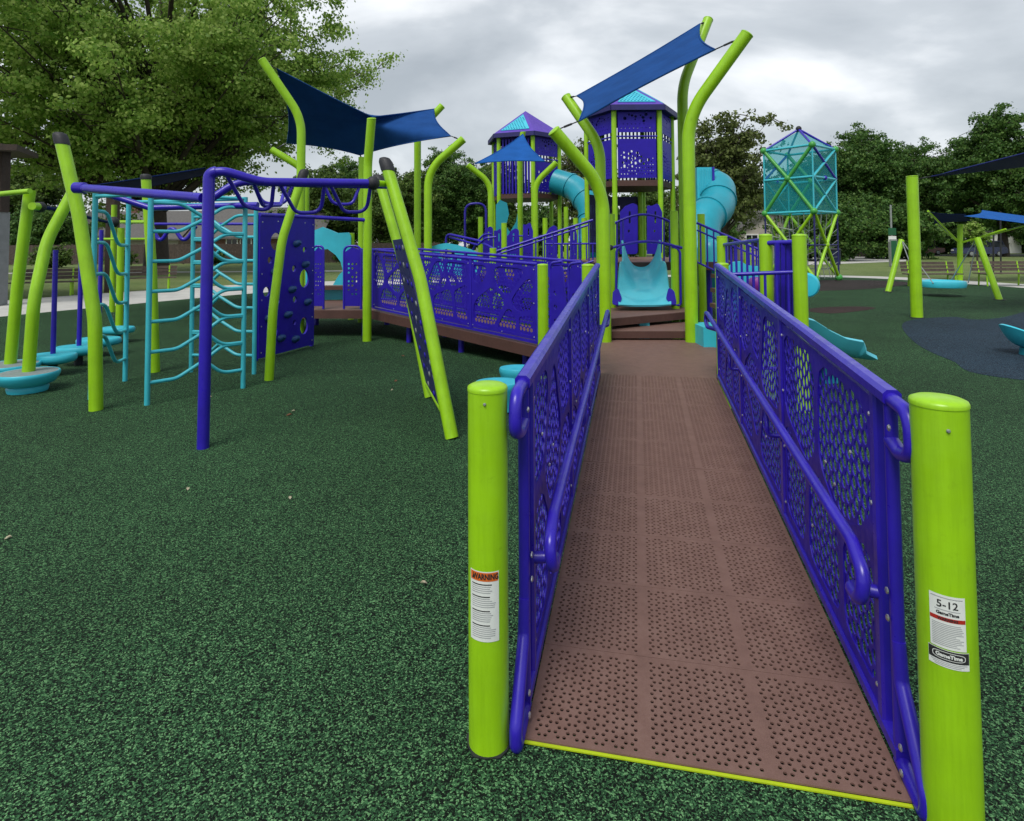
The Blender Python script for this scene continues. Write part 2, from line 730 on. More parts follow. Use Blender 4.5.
zc = wmath('ADD', wmath('MAXIMUM', sp.outputs['Z'], 0.0), .42)
cx = wn.nodes.new('ShaderNodeCombineXYZ')
wn.links.new(wmath('DIVIDE', sp.outputs['X'], zc), cx.inputs[0])
wn.links.new(wmath('DIVIDE', sp.outputs['Y'], zc), cx.inputs[1])
mpw = wn.nodes.new('ShaderNodeMapping')
mpw.inputs['Location'].default_value = (-3.3, 8.4, 6.2)
mpw.inputs['Scale'].default_value = (.8, .95, 1)
wn.links.new(cx.outputs[0], mpw.inputs[0])
nz = wn.nodes.new('ShaderNodeTexNoise')
nz.inputs['Scale'].default_value = 1.7
nz.inputs['Detail'].default_value = 8
nz.inputs['Roughness'].default_value = .5
nz.inputs['Distortion'].default_value = .35
wn.links.new(mpw.outputs[0], nz.inputs['Vector'])
cr = wn.nodes.new('ShaderNodeValToRGB')
ce = cr.color_ramp.elements
ce[0].position, ce[0].color = .44, (2.35, 2.6, 2.85, 1)
ce[1].position, ce[1].color = .70, (6.1, 6.25, 6.4, 1)
e = ce.new(.57)
e.color = (3.5, 3.75, 4.0, 1)
wn.links.new(nz.outputs['Fac'], cr.inputs['Fac'])
# clouds brighten towards the horizon, as under a real stratus deck
hz = wmath('POWER', wmath('SUBTRACT', 1.0, wmath('MAXIMUM', sp.outputs['Z'], 0.0)), 7.0)
mh = wn.nodes.new('ShaderNodeMixRGB')
mh.inputs[2].default_value = (5.3, 5.45, 5.55, 1)
wn.links.new(wmath('MULTIPLY', hz, .45), mh.inputs[0])
wn.links.new(cr.outputs['Color'], mh.inputs[1])
mx = wn.nodes.new('ShaderNodeMixRGB')
mx.inputs[0].default_value = .93
wn.links.new(sky.outputs[0], mx.inputs[1])
wn.links.new(mh.outputs[0], mx.inputs[2])
wn.links.new(mx.outputs[0], bg.inputs['Color'])
bg.inputs['Strength'].default_value = .1

sl = bpy.data.lights.new('sun', 'SUN')
sl.energy = 1.5
sl.angle = math.radians(28)
sl.color = (1, .965, .91)
so = bpy.data.objects.new('sun', sl)
COL.objects.link(so)
sd = V((math.sin(SUN_AZ) * math.cos(SUN_EL), math.cos(SUN_AZ) * math.cos(SUN_EL), math.sin(SUN_EL)))
so.rotation_euler = sd.to_track_quat('Z', 'Y').to_euler()
so.location = (0, 0, 30)
scene.view_settings.view_transform = 'Standard'
scene.view_settings.look = 'None'
scene.view_settings.exposure = 0.88
scene.view_settings.gamma = 1.0
scene.cycles.use_denoising = True
scene.cycles.max_bounces = 8
scene.cycles.transparent_max_bounces = 16


# ------------------------------------------------------------------ ground
def sheet(name, pts, z, mat, label=None):
    mb = MB()
    mb.plate([(p[0], p[1]) for p in pts], [], .004, (0, 0, z - .002), (1, 0, 0), (0, 1, 0))
    return tag(build(mb, name, mat, None, 0, (0, 0, 0)), label, None, None, 'structure')


def smooth_loop(pts, n=8):
    P = [V((p[0], p[1], 0)) for p in pts]
    out = []
    m = len(P)
    for i in range(m):
        p0, p1, p2, p3 = P[i - 1], P[i], P[(i + 1) % m], P[(i + 2) % m]
        for k in range(n):
            t = k / n
            q = .5 * ((2 * p1) + (p2 - p0) * t + (2 * p0 - 5 * p1 + 4 * p2 - p3) * t * t + (3 * p1 - p0 - 3 * p2 + p3) * t ** 3)
            out.append((q.x, q.y))
    return out


sheet('lawn', rect(-700, -300, 700, 1200), -.03, 'lawn_grass')
play_edge = smooth_loop([(-13, -12), (-13.5, 2), (-12.6, 10), (-11.2, 15), (-7.7, 21.6), (-2.5, 26.0), (4, 28.6), (10, 28.6), (15.5, 27.2), (17.2, 22), (17.6, 19.0), (19.5, 8), (20, -12)])
cxm, cym = 2.5, 12.0


def grow(loop, k, side=0.0):
    out = []
    m = len(loop)
    for i in range(m):
        a, b = V(loop[i - 1]), V(loop[(i + 1) % m])
        d = (b - a).normalized()
        n = V((d.y, -d.x))
        p = V(loop[i])
        if n.dot(p - V((cxm, cym))) < 0:
            n = -n
        out.append(tuple(p + n * (k + side * max(0, min(1, (-1 - p.x) / 6)))))
    return out


sheet('concrete_path', grow(play_edge, 2.0, 3.0), -.012, 'concrete')
sheet('rubber_surface', play_edge, 0.0, 'green_rubber')
blue_patch = smooth_loop([gnd(905, 322, 0), gnd(912, 340, 0), gnd(950, 360, 0), gnd(1030, 381, 0), (9.5, 5.0), (14, 4), (17.5, 10), (16.8, 17), gnd(1000, 318, 0), gnd(950, 317, 0)])
sheet('blue_rubber_patch', blue_patch, .004, 'blue_rubber')
brown_patch = smooth_loop([gnd(800, 290, 0), gnd(835, 290.5, 0), gnd(880, 288, 0), gnd(915, 283.5, 0), gnd(900, 281.5, 0), gnd(860, 280.2, 0), gnd(800, 281, 0)])
sheet('brown_rubber_patch', brown_patch, .004, 'brown_rubber')
red_patch = smooth_loop([gnd(808, 311, 0), gnd(832, 313.5, 0), gnd(868, 310, 0), gnd(874, 307.5, 0), gnd(850, 306.5, 0), gnd(815, 308, 0)])
sheet('red_rubber_patch', red_patch, .004, 'red_rubber')
sheet('park_drive', [gnd(785, 257.5), gnd(906, 255.2), gnd(906, 261), gnd(812, 264.5), gnd(775, 263)], -.02, 'concrete')
sheet('street', [(-200, 78), (200, 66), (200, 74), (-200, 86)], -.018, 'asphalt')
sheet('far_footpath', [(-60, 36.0), (-6, 38.0), (-6, 39.4), (-60, 37.6)], -.018, 'concrete')

# ------------------------------------------------------------------ front ramp
RO = gnd(525, 742)
RQ = gnd(912, 806)
RR = (RQ - RO).normalized()
RW = (RQ - RO).length
RD = V((-RR.y, RR.x, 0))
SL = .065
RE = (RD + UP * SL).normalized()
RL = 4.15


def RP(u, s, h=0.0):
    return RO + RR * u + RD * s + UP * (SL * s + h + .012)


def tile_holes(w, h):
    hs = []
    p = .0200
    j = 0
    y = .023
    while y < h - .019:
        i = 0
        x = .021 + (p / 2 if j % 2 else 0)
        while x < w - .018:
            if (i + (2 if j % 2 else 0)) % 3 != 0 or (j % 4 == 1 and i % 3 == 0 and i % 2):
                hs.append(circ(x, y, .0065, 7, a0=.3 * i))
            x += p
            i += 1
        y += p * .866
        j += 1
    return hs


ramp = thing('access_ramp', 'long brown perforated ramp climbing from the green rubber between the two purple guardrails', 'ramp', RP(RW / 2, 0, -.012))
tw, ts = RW / 3, RL / 2 / 5
th = tile_holes(tw, ts)
tile = MB().plate(rect(0, 0, tw, ts), th, .005, (0, 0, 0), (1, 0, 0), (0, 1, 0))
for sec in range(2):
    mb = MB()
    for j in range(5):
        for i in range(3):
            o = RP(i * tw, sec * RL / 2 + j * ts + (.004 if sec else 0), -.0025)
            k = .998 if sec == 0 or j < 4 else .99
            mb.add([o + RR * p[0] + RE * (p[1] * k) + UP * p[2] for p in tile.v], tile.f)
    build(mb, 'ramp_panel', 'brown_deck', ramp, 20)
mb = MB()
for u in (0.012, RW - .012):
    mb.bar(RP(u, .02, -.045), RP(u, RL, -.045), .02, .06)
mb.bar(RP(0, RL - .02, -.05), RP(RW, RL - .02, -.05), .02, .07)
mb.add([RP(.004, .01, -.016), RP(RW - .004, .01, -.016), RP(RW - .004, RL - .01, -.016), RP(.004, RL - .01, -.016), RP(.004, .01, -.019), RP(RW - .004, .01, -.019), RP(RW - .004, RL - .01, -.019), RP(.004, RL - .01, -.019)], [(0, 1, 2, 3), (7, 6, 5, 4)])  # black sheet added close under the holes, standing in for the shade below
mb.bar(RP(0, RL / 2, -.05), RP(RW, RL / 2, -.05), .03, .07)
build(mb, 'under_frame_shade_sheet', 'black_rubber', ramp, 0)
mb = MB().bar(RP(.0, -.006, -.006), RP(RW, -.006, -.008), .010, .004)
build(mb, 'edge_strip', 'lime_edge', ramp, 0)


def bolt(mb, p, n, r=.008):
    mb.lathe(V(p), [(r, 0), (r, .003), (r * .6, .006)], 8, n)


def near_guard(u0, inner, label, grp, seedlist):
    t = thing('guardrail', label, 'guardrail', RP(u0, .1, 0), grp)
    P = lambda s, h, du=0.0: RP(u0 + du, s, h)
    mb = MB().bar(P(.1, 1.075), P(4.08, 1.075), .052, .05, ch=.012)
    build(mb, 'top_rail', 'purple_paint', t)
    mb = MB().tube(fillet([P(.16, 1.072), P(-.020, 1.068), P(-.030, .955), P(.05, .93), P(.12, .945)], .06, 8), .021, 14, flat=1.0)
    build(mb, 'rail_end_loop', 'purple_paint', t)
    mb = MB().bar(P(.1, .035), P(4.08, .035), .04, .045, ch=.008)
    build(mb, 'bottom_rail', 'purple_paint', t)
    mb = MB().tube(fillet([P(.11, .36), P(.10, .25), P(-.045, .06), P(-.045, .0), P(.12, .012)], .05, 8), [.019, *([.021] * 60)][:len(fillet([P(.11, .36), P(.10, .25), P(-.045, .06), P(-.045, .0), P(.12, .012)], .05, 8))], 12)
    build(mb, 'foot_loop', 'purple_paint', t)
    stops = [.22, 1.50, 2.80, 4.04]
    mb = MB().tube([P(.115, .05), P(.115, 1.05)], .019, 12)
    build(mb, 'upright', 'purple_paint', t)
    for k, s in enumerate(stops):
        wd = .045 if k in (0, 3) else .062
        mb = MB().bar(P(s, .05), P(s, 1.055), .036, wd, up=RD, ch=.008)
        build(mb, 'upright', 'purple_paint', t)
    for k in range(3):
        s0, s1 = stops[k] + .02, stops[k + 1] - .02
        w, h = s1 - s0, .975
        hs = cell_holes(w, h, seedlist[k], .050, .051, .0230, .030, 10, ry=.0246)
        mb = MB().plate(rect(0, 0, w, h), hs, .005, P(s0, .06), RE, UP)
        web = MB().plate(rect(0, 0, w, h), cell_outlines(w, h, seedlist[k], .045, .034), .006, P(s0, .06) + RR * (.0057 * inner), RE, UP)
        mb.add(web.v, web.f)
        mb.use(1)
        rr = random.Random(k + 3)
        for q in range(4):
            for (x, y) in ((.02, .06 + q * (h - .12) / 3), (w - .02, .06 + q * (h - .12) / 3)):
                bolt(mb, P(s0 + x, .06 + y, .0088 * inner), RR * inner)
        for q in range(4):
            x, y = rr.uniform(.2, w - .2), rr.uniform(.15, h - .15)
            bolt(mb, P(s0 + x, .06 + y, .0088 * inner), RR * inner)
        build(mb, 'infill_panel', ['purple_panel', 'steel'], t, 30)
    d = .085 * inner
    path = [P(.40, .425, .0), P(.25, .43, .35 * d), P(.15, .45, d), P(.15, .555, d), P(.40, .585, d), P(4.22, .60, d), P(4.34, .585, d), P(4.36, .48, d), P(4.2, .47, d * .6), P(4.08, .47, 0)]
    path = [P(.22, .43, 0), P(.23, .43, .6 * d), P(.23, .435, d * 1.05), P(.13, .45, d * 1.1), P(.12, .53, d), P(.22, .582, d), P(4.2, .60, d), P(4.33, .585, d), P(4.34, .49, d), P(4.2, .47, d), P(4.06, .47, 0)]
    mb = MB().tube(fillet(path, .06, 7), .0205, 14)
    build(mb, 'handrail', 'purple_paint', t)
    for s in stops[1:3]:
        mb = MB().tube(fillet([P(s, .44, 0), P(s, .44, d), P(s, .49, d), P(s + .05, .59, d)], .04, 5), .011, 10)
        for hh in (.44,):
            mb.lathe(P(s, hh, .018 * inner), [(.028, 0), (.028, .006), (.02, .01)], 12, RR * inner)
        build(mb, 'bracket', 'purple_paint', t)
    for (s, h) in ((.06, 1.0), (.115, .5), (.115, .42), (.05, .1), (.05, .03)):
        mb = MB()
        bolt(mb, P(s, h, .024 * inner), RR * inner, .010)
        build(mb, 'bolt', 'steel', t, 30)
    return t


seedsR = [[(.36, .66), (.92, .70), (.58, .17), (1.06, .22), (.14, .18)], [(.30, .70), (.82, .40), (.28, .18), (1.02, .82), (1.08, .10), (.70, .84)], [(.55, .55), (1.0, .80), (.18, .22), (.98, .26), (.15, .82), (.6, .1)]]
near_guard(-.02, 1, 'purple perforated ramp guardrail that starts beside the post with the warning sticker', 'purple ramp guardrails', seedsR[::-1][:1] + seedsR[:2])
near_guard(RW + .02, -1, 'purple perforated ramp guardrail that starts beside the post with the 5-12 sticker', 'purple ramp guardrails', seedsR)


# ------------------------------------------------------------------ lime posts
def post(px, py, Y, label, base=0.0, r=.0635, tip=None, cap=True, grp='lime green support posts', solid=True, xy=None):
    b = at(px, py, Y)
    z = b.z
    x, y = (b.x, b.y) if xy is None else xy
    if not cap:
        mb = MB().lathe((x, y, base), [(r, 0), (r, z - base - .012), (r * 1.03, z - base - .012), (r * 1.03, z - base - .004), (r * .9, z - base)], 16)
        return solo(mb, 'support_post', 'lime_paint', label, 'post', grp)
    t = thing('support_post', label, 'post', (x, y, base), grp)
    build(MB().lathe((x, y, base), [(r, 0), (r, z - base - .022)], 28), 'shaft', 'lime_paint', t)
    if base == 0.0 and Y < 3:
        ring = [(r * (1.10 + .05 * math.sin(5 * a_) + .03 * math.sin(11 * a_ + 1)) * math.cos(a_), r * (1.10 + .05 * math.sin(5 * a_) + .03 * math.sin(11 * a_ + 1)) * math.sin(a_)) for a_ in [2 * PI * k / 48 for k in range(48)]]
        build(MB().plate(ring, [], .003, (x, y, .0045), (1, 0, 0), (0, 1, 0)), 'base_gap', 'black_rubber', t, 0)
    build(MB().lathe((x, y, z - .022), [(r * 1.025, 0), (r * 1.025, .008), (r * .99, .014), (r * .8, .020), (r * .3, .024)], 28), 'cap', 'lime_paint', t, 50)
    return t


def on_cyl(obj_pts, c, r, a0, z0):
    "wrap flat label coordinates (x right, y up) round a post at angle a0 (0 faces -Y)"
    out = []
    for x, y, o in obj_pts:
        an = a0 + x / r
        out.append((c[0] + (r + o) * math.sin(an), c[1] - (r + o) * math.cos(an), z0 + y))
    return out


def patch(mb, x0, y0, x1, y1, off, wrap, n=10):
    c, r, a0, z0 = wrap
    pts, fs = [], []
    for i in range(n + 1):
        x = x0 + (x1 - x0) * i / n
        pts += [(x, y0, off), (x, y1, off)]
    fs = [(2 * i, 2 * i + 2, 2 * i + 3, 2 * i + 1) for i in range(n)]
    mb.add(on_cyl(pts, c, r, a0, z0), fs)


def lettering(txt, size, x, y, off, wrap, align='CENTER', bold=0.0, sx=1.0):
    c, r, a0, z0 = wrap
    cu = bpy.data.curves.new('txt', 'FONT')
    cu.body = txt
    cu.size = size
    cu.align_x = align
    cu.align_y = 'CENTER'
    cu.offset = bold
    cu.resolution_u = 3
    ob = bpy.data.objects.new('txt', cu)
    COL.objects.link(ob)
    bpy.context.view_layer.update()
    me = bpy.data.meshes.new_from_object(ob.evaluated_get(bpy.context.evaluated_depsgraph_get()))
    vs = [(v.co.x * sx + x, v.co.y + y, off) for v in me.vertices]
    fs = [tuple(p.vertices) for p in me.polygons]
    bpy.data.objects.remove(ob)
    bpy.data.curves.remove(cu)
    bpy.data.meshes.remove(me)
    mb = MB()
    mb.add(on_cyl(vs, c, r, a0, z0), fs)
    return mb


pL = post(485, 383, gnd(489, 742).y, 'lime post with a tall white warning sticker at the foot of the ramp', xy=gnd(489, 742)[:2])
pR = post(935, 396, gnd(953, 828).y, r=.0685, label= 'lime post with a 5-12 age sticker and a black logo sticker beside the ramp', xy=gnd(953.5, 829)[:2])
for p, an in ((pL, -.1), (pR, -.33)):
    c = p.location
    mb = MB()
    for a in (an,):
        bolt(mb, (c.x + (.0632 if p is pL else .0682) * math.sin(a), c.y - (.0632 if p is pL else .0682) * math.cos(a), 1.065), (math.sin(a), -math.cos(a), 0), .005)
    build(mb, 'bolt', 'galv', p, 30)

# warning sticker of the left post
c = pL.location
wr = (c, .0635, -.20, zof(485, 595, c.y))
lb = MB()
patch(lb, -.049, -.105, .049, .105, .0008, wr)
mb = lb.use(1)
for k in range(27):
    y = .066 - k * .0061
    if k in (0, 6, 13, 20):
        patch(mb, -.040, y - .0016, .020 if k else .026, y + .0016, .0014, wr)
mb.use(2)
rr = random.Random(4)
for k in range(27):
    y = .066 - k * .0061
    if k not in (0, 6, 13, 20, 5, 12, 19):
        patch(mb, -.040, y - .0011, rr.uniform(.018, .040), y + .0011, .0014, wr)
wl = build(lb, 'warning_sticker', ['label_white', 'ink', 'grey_ink'], pL, 60)
mb = MB()
patch(mb, -.046, .076, .046, .102, .0014, wr)
build(mb, 'warning_band', 'label_orange', wl, 60)
build(lettering('WARNING', .023, .006, .089, .0020, wr, bold=.0009, sx=.74), 'lettering', 'ink', wl, 0)
patchm = MB()
tri = [(-.040, .081, .002), (-.028, .081, .002), (-.034, .094, .002)]
patchm.add(on_cyl(tri, c, .0635, -.20, wr[3]), [(0, 1, 2)])
build(patchm, 'warning_triangle', 'ink', wl, 0)

# stickers of the right post
c = pR.location
wr = (c, .0685, -.56, zof(948, 610, c.y))
lb = MB()
patch(lb, -.040, -.066, .040, .070, .0008, wr)
lb.use(1)
rr = random.Random(5)
patch(lb, -.036, .0625, .034, .0645, .0014, wr)
patch(lb, -.028, .0315, .028, .0333, .0014, wr)
for k in range(13):
    y = -.004 - k * .0045
    patch(lb, -.035, y - .0009, rr.uniform(.016, .035), y + .0009, .0014, wr)
wl = build(lb, 'age_sticker', ['label_white', 'grey_ink'], pR, 60)
build(lettering('5-12', .026, .0, .046, .0016, wr, bold=.0004), 'lettering', 'ink', wl, 0)
mb = MB()
patch(mb, -.039, .004, .039, .014, .0014, wr)
build(mb, 'warning_band', 'label_red', wl, 60)
build(lettering('WARNING', .009, 0, .009, .0020, wr, bold=.0004), 'band_lettering', 'ink', wl, 0)
build(lettering('GameTime', .011, 0, .0235, .0016, wr, bold=.0005), 'small_logo', 'ink', wl, 0)
wr2 = (c, .0685, -.56, wr[3] - .090)
lb = MB()
patch(lb, -.046, -.024, .046, .021, .0008, wr2)
lb.use(1)
for k in range(3):
    patch(lb, -.040 + .004 * k, -.0115 - k * .004 - .0008, .040 - .007 * k, -.0115 - k * .004 + .0008, .0014, wr2)
w2 = build(lb, 'maker_sticker', ['label_white', 'grey_ink'], pR, 60)
mb = MB()
patch(mb, -.045, -.008, .045, .020, .0014, wr2, 12)
build(mb, 'logo_plate', 'ink', w2, 60)
mb = MB()
oval = []
for k in range(48):
    a = 2 * PI * k / 48
    oval.append((.036 * math.copysign(abs(math.cos(a)) ** .5, math.cos(a)), .0062 + .0098 * math.copysign(abs(math.sin(a)) ** .6, math.sin(a))))
ri = [(x * .955, .0062 + (y - .0062) * .86) for x, y in oval]
pts = [(x, y, .0020) for x, y in oval] + [(x, y, .0020) for x, y in ri]
mb.add(on_cyl(pts, c, .0685, -.56, wr2[3]), [(k, (k + 1) % 48, 48 + (k + 1) % 48, 48 + k) for k in range(48)])
build(mb, 'logo_oval', 'label_white', w2, 0)
build(lettering('GameTime', .0128, 0, .0062, .0024, wr2, bold=.0006, sx=1.0), 'logo_lettering', 'label_white', w2, 0)
# ------------------------------------------------------------------ landing and left ramp
LZ = SL * RL + .012
EL, ER = RP(0, RL), RP(RW, RL)
LA, LB = V((.40, 7.5, LZ)), V((-2.4, 10.3, .465))
LC = V((.70, .72, 0))
LAf, LBf = LA + LC * 1.05, LB + LC * 1.05


def slab(name, pts, z, t, mat, parent, fascia=None, fh=.14):
    "deck slab with its top at z (a number or one per point) and a fascia strip round it"
    zs = z if isinstance(z, (list, tuple)) else [z] * len(pts)
    n = len(pts)
    vs = [(p[0], p[1], zz) for p, zz in zip(pts, zs)] + [(p[0], p[1], zz - t) for p, zz in zip(pts, zs)]
    fs = [tuple(range(n)), tuple(range(2 * n - 1, n - 1, -1))] + [(k, n + k, n + (k + 1) % n, (k + 1) % n) for k in range(n)]
    o = build(MB().add(vs, fs), name, mat, parent, 0)
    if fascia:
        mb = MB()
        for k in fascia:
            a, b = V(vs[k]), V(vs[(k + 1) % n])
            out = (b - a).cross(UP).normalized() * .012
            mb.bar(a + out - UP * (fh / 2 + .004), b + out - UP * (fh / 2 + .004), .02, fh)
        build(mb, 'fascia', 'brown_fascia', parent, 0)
    return o


landing = thing('landing_deck', 'brown landing deck at the top of the front ramp, below the two brown steps', 'deck', (1.5, 7.0, LZ - .06))
slab('deck_panel', [EL + RR * .0, ER, (2.50, 7.4), (2.46, 8.06), (1.18, 8.34), (LAf.x + .004, LAf.y), (LA.x + .004, LA.y)], LZ, .05, 'brown_deck', landing, [1, 2, 3, 6])
for x, y in ((1.2, 6.4), (1.9, 6.3), (2.2, 7.7), (.8, 7.3)):
    build(MB().tube([(x, y, -.0), (x, y, LZ - .05)], .04, 10), 'leg', 'purple_paint', landing)

lr = thing('access_ramp', 'second brown ramp with fascia rising away to the far left behind the tilted climber', 'ramp', (LA.x, LA.y, LA.z - .2))
slab('ramp_panel', [LA, LAf, LBf, LB], [LA.z, LA.z, LB.z, LB.z], .05, 'brown_deck', lr, [3, 1])
for t in (.12, .45, .78):
    for w in (.15, .9):
        p = LA.lerp(LB, t) + LC * w
        build(MB().tube([(p.x, p.y, 0), (p.x, p.y, p.z - .05)], .045, 10), 'leg', 'purple_paint', lr)


def guard(name, label, grp, p0, p1, h, npan, seed=1, holes=True, inset=.0, out=1, lat=True, pitch=.062, hr=.0288, band=.055, rail=.022, lift=.05):
    "straight guard between two deck-edge points: rails, uprights and perforated panels"
    p0, p1 = V(p0), V(p1)
    L = (p1 - p0).length
    e = (p1 - p0) / L
    t = thing(name, label, 'guardrail', p0, grp)
    nrm = e.cross(UP).normalized()
    build(MB().tube([p0 + UP * h, p1 + UP * h], rail, 10), 'top_rail', 'purple_paint', t)
    build(MB().bar(p0 + UP * lift, p1 + UP * lift, .03, .035), 'bottom_rail', 'purple_paint', t, 0)
    for k in range(npan + 1):
        q = p0 + e * (L * k / npan)
        build(MB().bar(q + UP * lift, q + UP * h, .035, .05, up=e), 'upright', 'purple_paint', t, 0)
    rr = random.Random(seed)
    for k in range(npan):
        w, hh = L / npan - .06, h - lift - .07
        o = p0 + e * (L * k / npan + .03) + UP * (lift + .03)
        seeds = []
        n = max(4, int(w * hh / .16))
        for _ in range(400):
            c2 = (rr.uniform(.08, w - .08), rr.uniform(.08, hh - .08))
            if all(math.hypot(c2[0] - a, c2[1] - b) > .33 for a, b in seeds):
                seeds.append(c2)
            if len(seeds) >= n:
                break
        hs = cell_holes(w, hh, seeds, -1, pitch, hr, .05, 6, lattice=lat)
        mb = MB().plate(rect(0, 0, w, hh), hs, .005, o, e, UP)
        web = MB().plate(rect(0, 0, w, hh), cell_outlines(w, hh, seeds, band, .035), .012, o + nrm * (.0087 * out), e, UP)
        mb.add(web.v, web.f)
        mb.use(1)
        for (x, y) in ((.02, .03), (w - .02, .03), (.02, hh - .03), (w - .02, hh - .03), (.02, hh / 2), (w - .02, hh / 2), (w / 2, .02), (w / 2, hh - .02)):
            bolt(mb, o + e * x + UP * y + nrm * .0148 * out, nrm * out, .009)
        build(mb, 'infill_panel', ['purple_panel', 'steel'], t, 0)
    return t


guard('guardrail', 'nearer purple perforated guardrail of the left-hand ramp, rising above its brown fascia', 'purple ramp guardrails', LA.lerp(LB, .03), LB.lerp(LA, .01), 1.03, 3, 2, out=-1)
guard('guardrail', 'farther purple perforated guardrail of the left-hand ramp, seen through the nearer one', 'purple ramp guardrails', LAf.lerp(LBf, .06), LBf, 1.03, 3, 5, out=-1)

pE = RP(-.08, 4.1)
post(588, 264, 6.05, 'lime post at the top end of the one-sticker guardrail, where the landing begins', xy=(.765, 6.08))
post(543, 264, 7.05, 'lime post at the lower end of the left-hand ramp, between guardrail and landing', xy=(.36, 7.12))
post(722, 263, 5.75, 'lime post at the top end of the guardrail beside the 5-12 sticker post', xy=(2.02, 5.80))
# small gate panels between the two posts of the landing
gt = thing('entrance_screen', 'pair of narrow purple side panels between two lime posts at the left-hand ramp entrance', 'panel', (.45, 7.0, LZ))
for k, (px, Y) in enumerate(((558, 6.85), (577, 6.45))):
    a = at(px, 270, Y)
    o = V((a.x - .08, a.y + .1, LZ + .05))
    ex = V((.62, -.78, 0))
    w, h = .26, 1.0
    outl = fillet([V((0, 0, 0)), V((w, 0, 0)), V((w, h * .55, 0)), V((w * .8, h, 0)), V((.02, h * .97, 0)), V((0, 0, 0))], .06, 5)[:-1]
    hs = [circ(.09, .2 + .16 * q, .03, 8) for q in range(4)]
    build(MB().plate([(p.x, p.y) for p in outl], hs, .02, o, ex, UP), 'side_panel', 'purple_panel', gt)
    build(MB().tube(fillet([o - UP * .05, o + UP * .5, o + UP * 1.02, o + ex * .2 + UP * 1.04], .08), .016, 8), 'frame_tube', 'purple_paint', gt)

# ------------------------------------------------------------------ left side: climbers
def tubes(paths, r, n=10):
    mb = MB()
    for p in paths:
        mb.tube(p, r, n)
    return mb


def leaning_post(label, pts, r=.062, cap=None, fr=.8, grp='curved lime posts', cap_len=.13):
    "curved lime post through world points, with an optional black end cap"
    path = fillet(pts, fr, 10)
    t = thing('curved_post', label, 'post', path[0], grp)
    rs = [r] * len(path)
    build(MB().tube(path, rs, 20), 'shaft', 'lime_paint', t, 50)
    if cap:
        a, d = path[-1], (path[-1] - path[-2]).normalized()
        build(MB().lathe(a - d * .02, [(r * 1.12, 0), (r * 1.15, .02), (r * 1.12, cap_len * .7), (r * .95, cap_len * .92), (r * .6, cap_len)], 20, d), 'end_cap', 'black_rubber', t, 50)
    return t


# purple loop ladder overhead
ll = thing('loop_ladder', 'purple overhead ladder with hanging loops, carried by one thick purple leg', 'overhead ladder', gnd(203, 448))
b = gnd(203, 448)
Yb = b.y
ztop = zof(207, 174, Yb)
pA = V((b.x + .02, Yb, ztop))
legp = [b, V((b.x, Yb, ztop - .05)), at(226, 172, Yb + .02), at(262, 181, Yb + .12), at(372, 183, 5.35)]
legp = fillet([b, V((b.x + .015, Yb, ztop + .01)), at(224, 171, Yb + .02), at(262, 182, Yb + .15), at(373, 183, 5.35)], [.16, .3, .5], 10)
build(MB().tube(legp, [.0445 if i < 12 else .036 for i in range(len(legp))], 16), 'front_rail', 'purple_paint', ll, 50)
off = V((-.18, .85, 0))
back = fillet([at(205, 203, Yb + .75), at(238, 181, Yb + .85), at(268, 183, Yb + 1.0), at(392, 186, 6.4)], .4, 8)
build(MB().tube(back, .034, 12), 'back_rail', 'purple_paint', ll, 50)


def along(path, t):
    L = [0]
    for p, q in zip(path, path[1:]):
        L.append(L[-1] + (q - p).length)
    s = t * L[-1]
    for i in range(len(path) - 1):
        if L[i + 1] >= s:
            return path[i].lerp(path[i + 1], (s - L[i]) / max(1e-6, L[i + 1] - L[i]))
    return path[-1]


top_front = legp[14:]
for k in (0, 1, 2, 4):
    tf = .03 + .165 * k
    a = along(top_front, tf)
    c2 = along(top_front, min(.985, tf + .30))
    bk = along(back, min(1, tf + .04))
    if k % 2 == 0:
        d1 = a.lerp(c2, .24) + V((0, .14, -.25))
        d2 = a.lerp(c2, .80) + V((0, .14, -.25))
        pth = [a, d1, d2, c2]
    else:
        d1 = a.lerp(bk, .3) + V((.10, 0, -.22))
        d2 = a.lerp(bk, .75) + V((.28, 0, -.22))
        pth = [a, d1, d2, along(back, min(1, tf + .22))]
    build(MB().tube(fillet(pth, .1, 6), .0165, 10), 'loop_rung', 'purple_paint', ll, 50)
build(MB().ball(at(373, 183, 5.35), .062), 'end_hub', 'black_rubber', ll, 60)
# rung loops of the back rail
for k in range(2):
    t0 = .25 + k * .36
    a, c2 = along(back, t0), along(back, t0 + .2)
    build(MB().tube(fillet([a, a.lerp(c2, .25) + V((0, 0, -.2)), a.lerp(c2, .8) + V((0, 0, -.2)), c2], .1, 6), .0165, 10), 'loop_rung', 'purple_paint', ll, 50)

# purple beams on the left and the turquoise wavy ladders
bm = thing('overhead_beam', 'pair of purple overhead beams joining the tall black-capped post to the loop ladder leg', 'beam', at(100, 188, 5.75))
build(MB().tube([at(82, 188, 5.72), at(203, 198, Yb + .02)], .04, 14), 'front_beam', 'purple_paint', bm)
build(MB().tube([at(97, 191, 6.6), at(150, 208, 6.75), at(258, 205, 6.6)], .034, 12), 'back_beam', 'purple_paint', bm)
build(MB().lathe(at(80, 188, 5.72), [(.04, -.06), (.055, -.05), (.055, .05), (.04, .06)], 14, (1, -.1, -.05)), 'collar', 'purple_paint', bm)


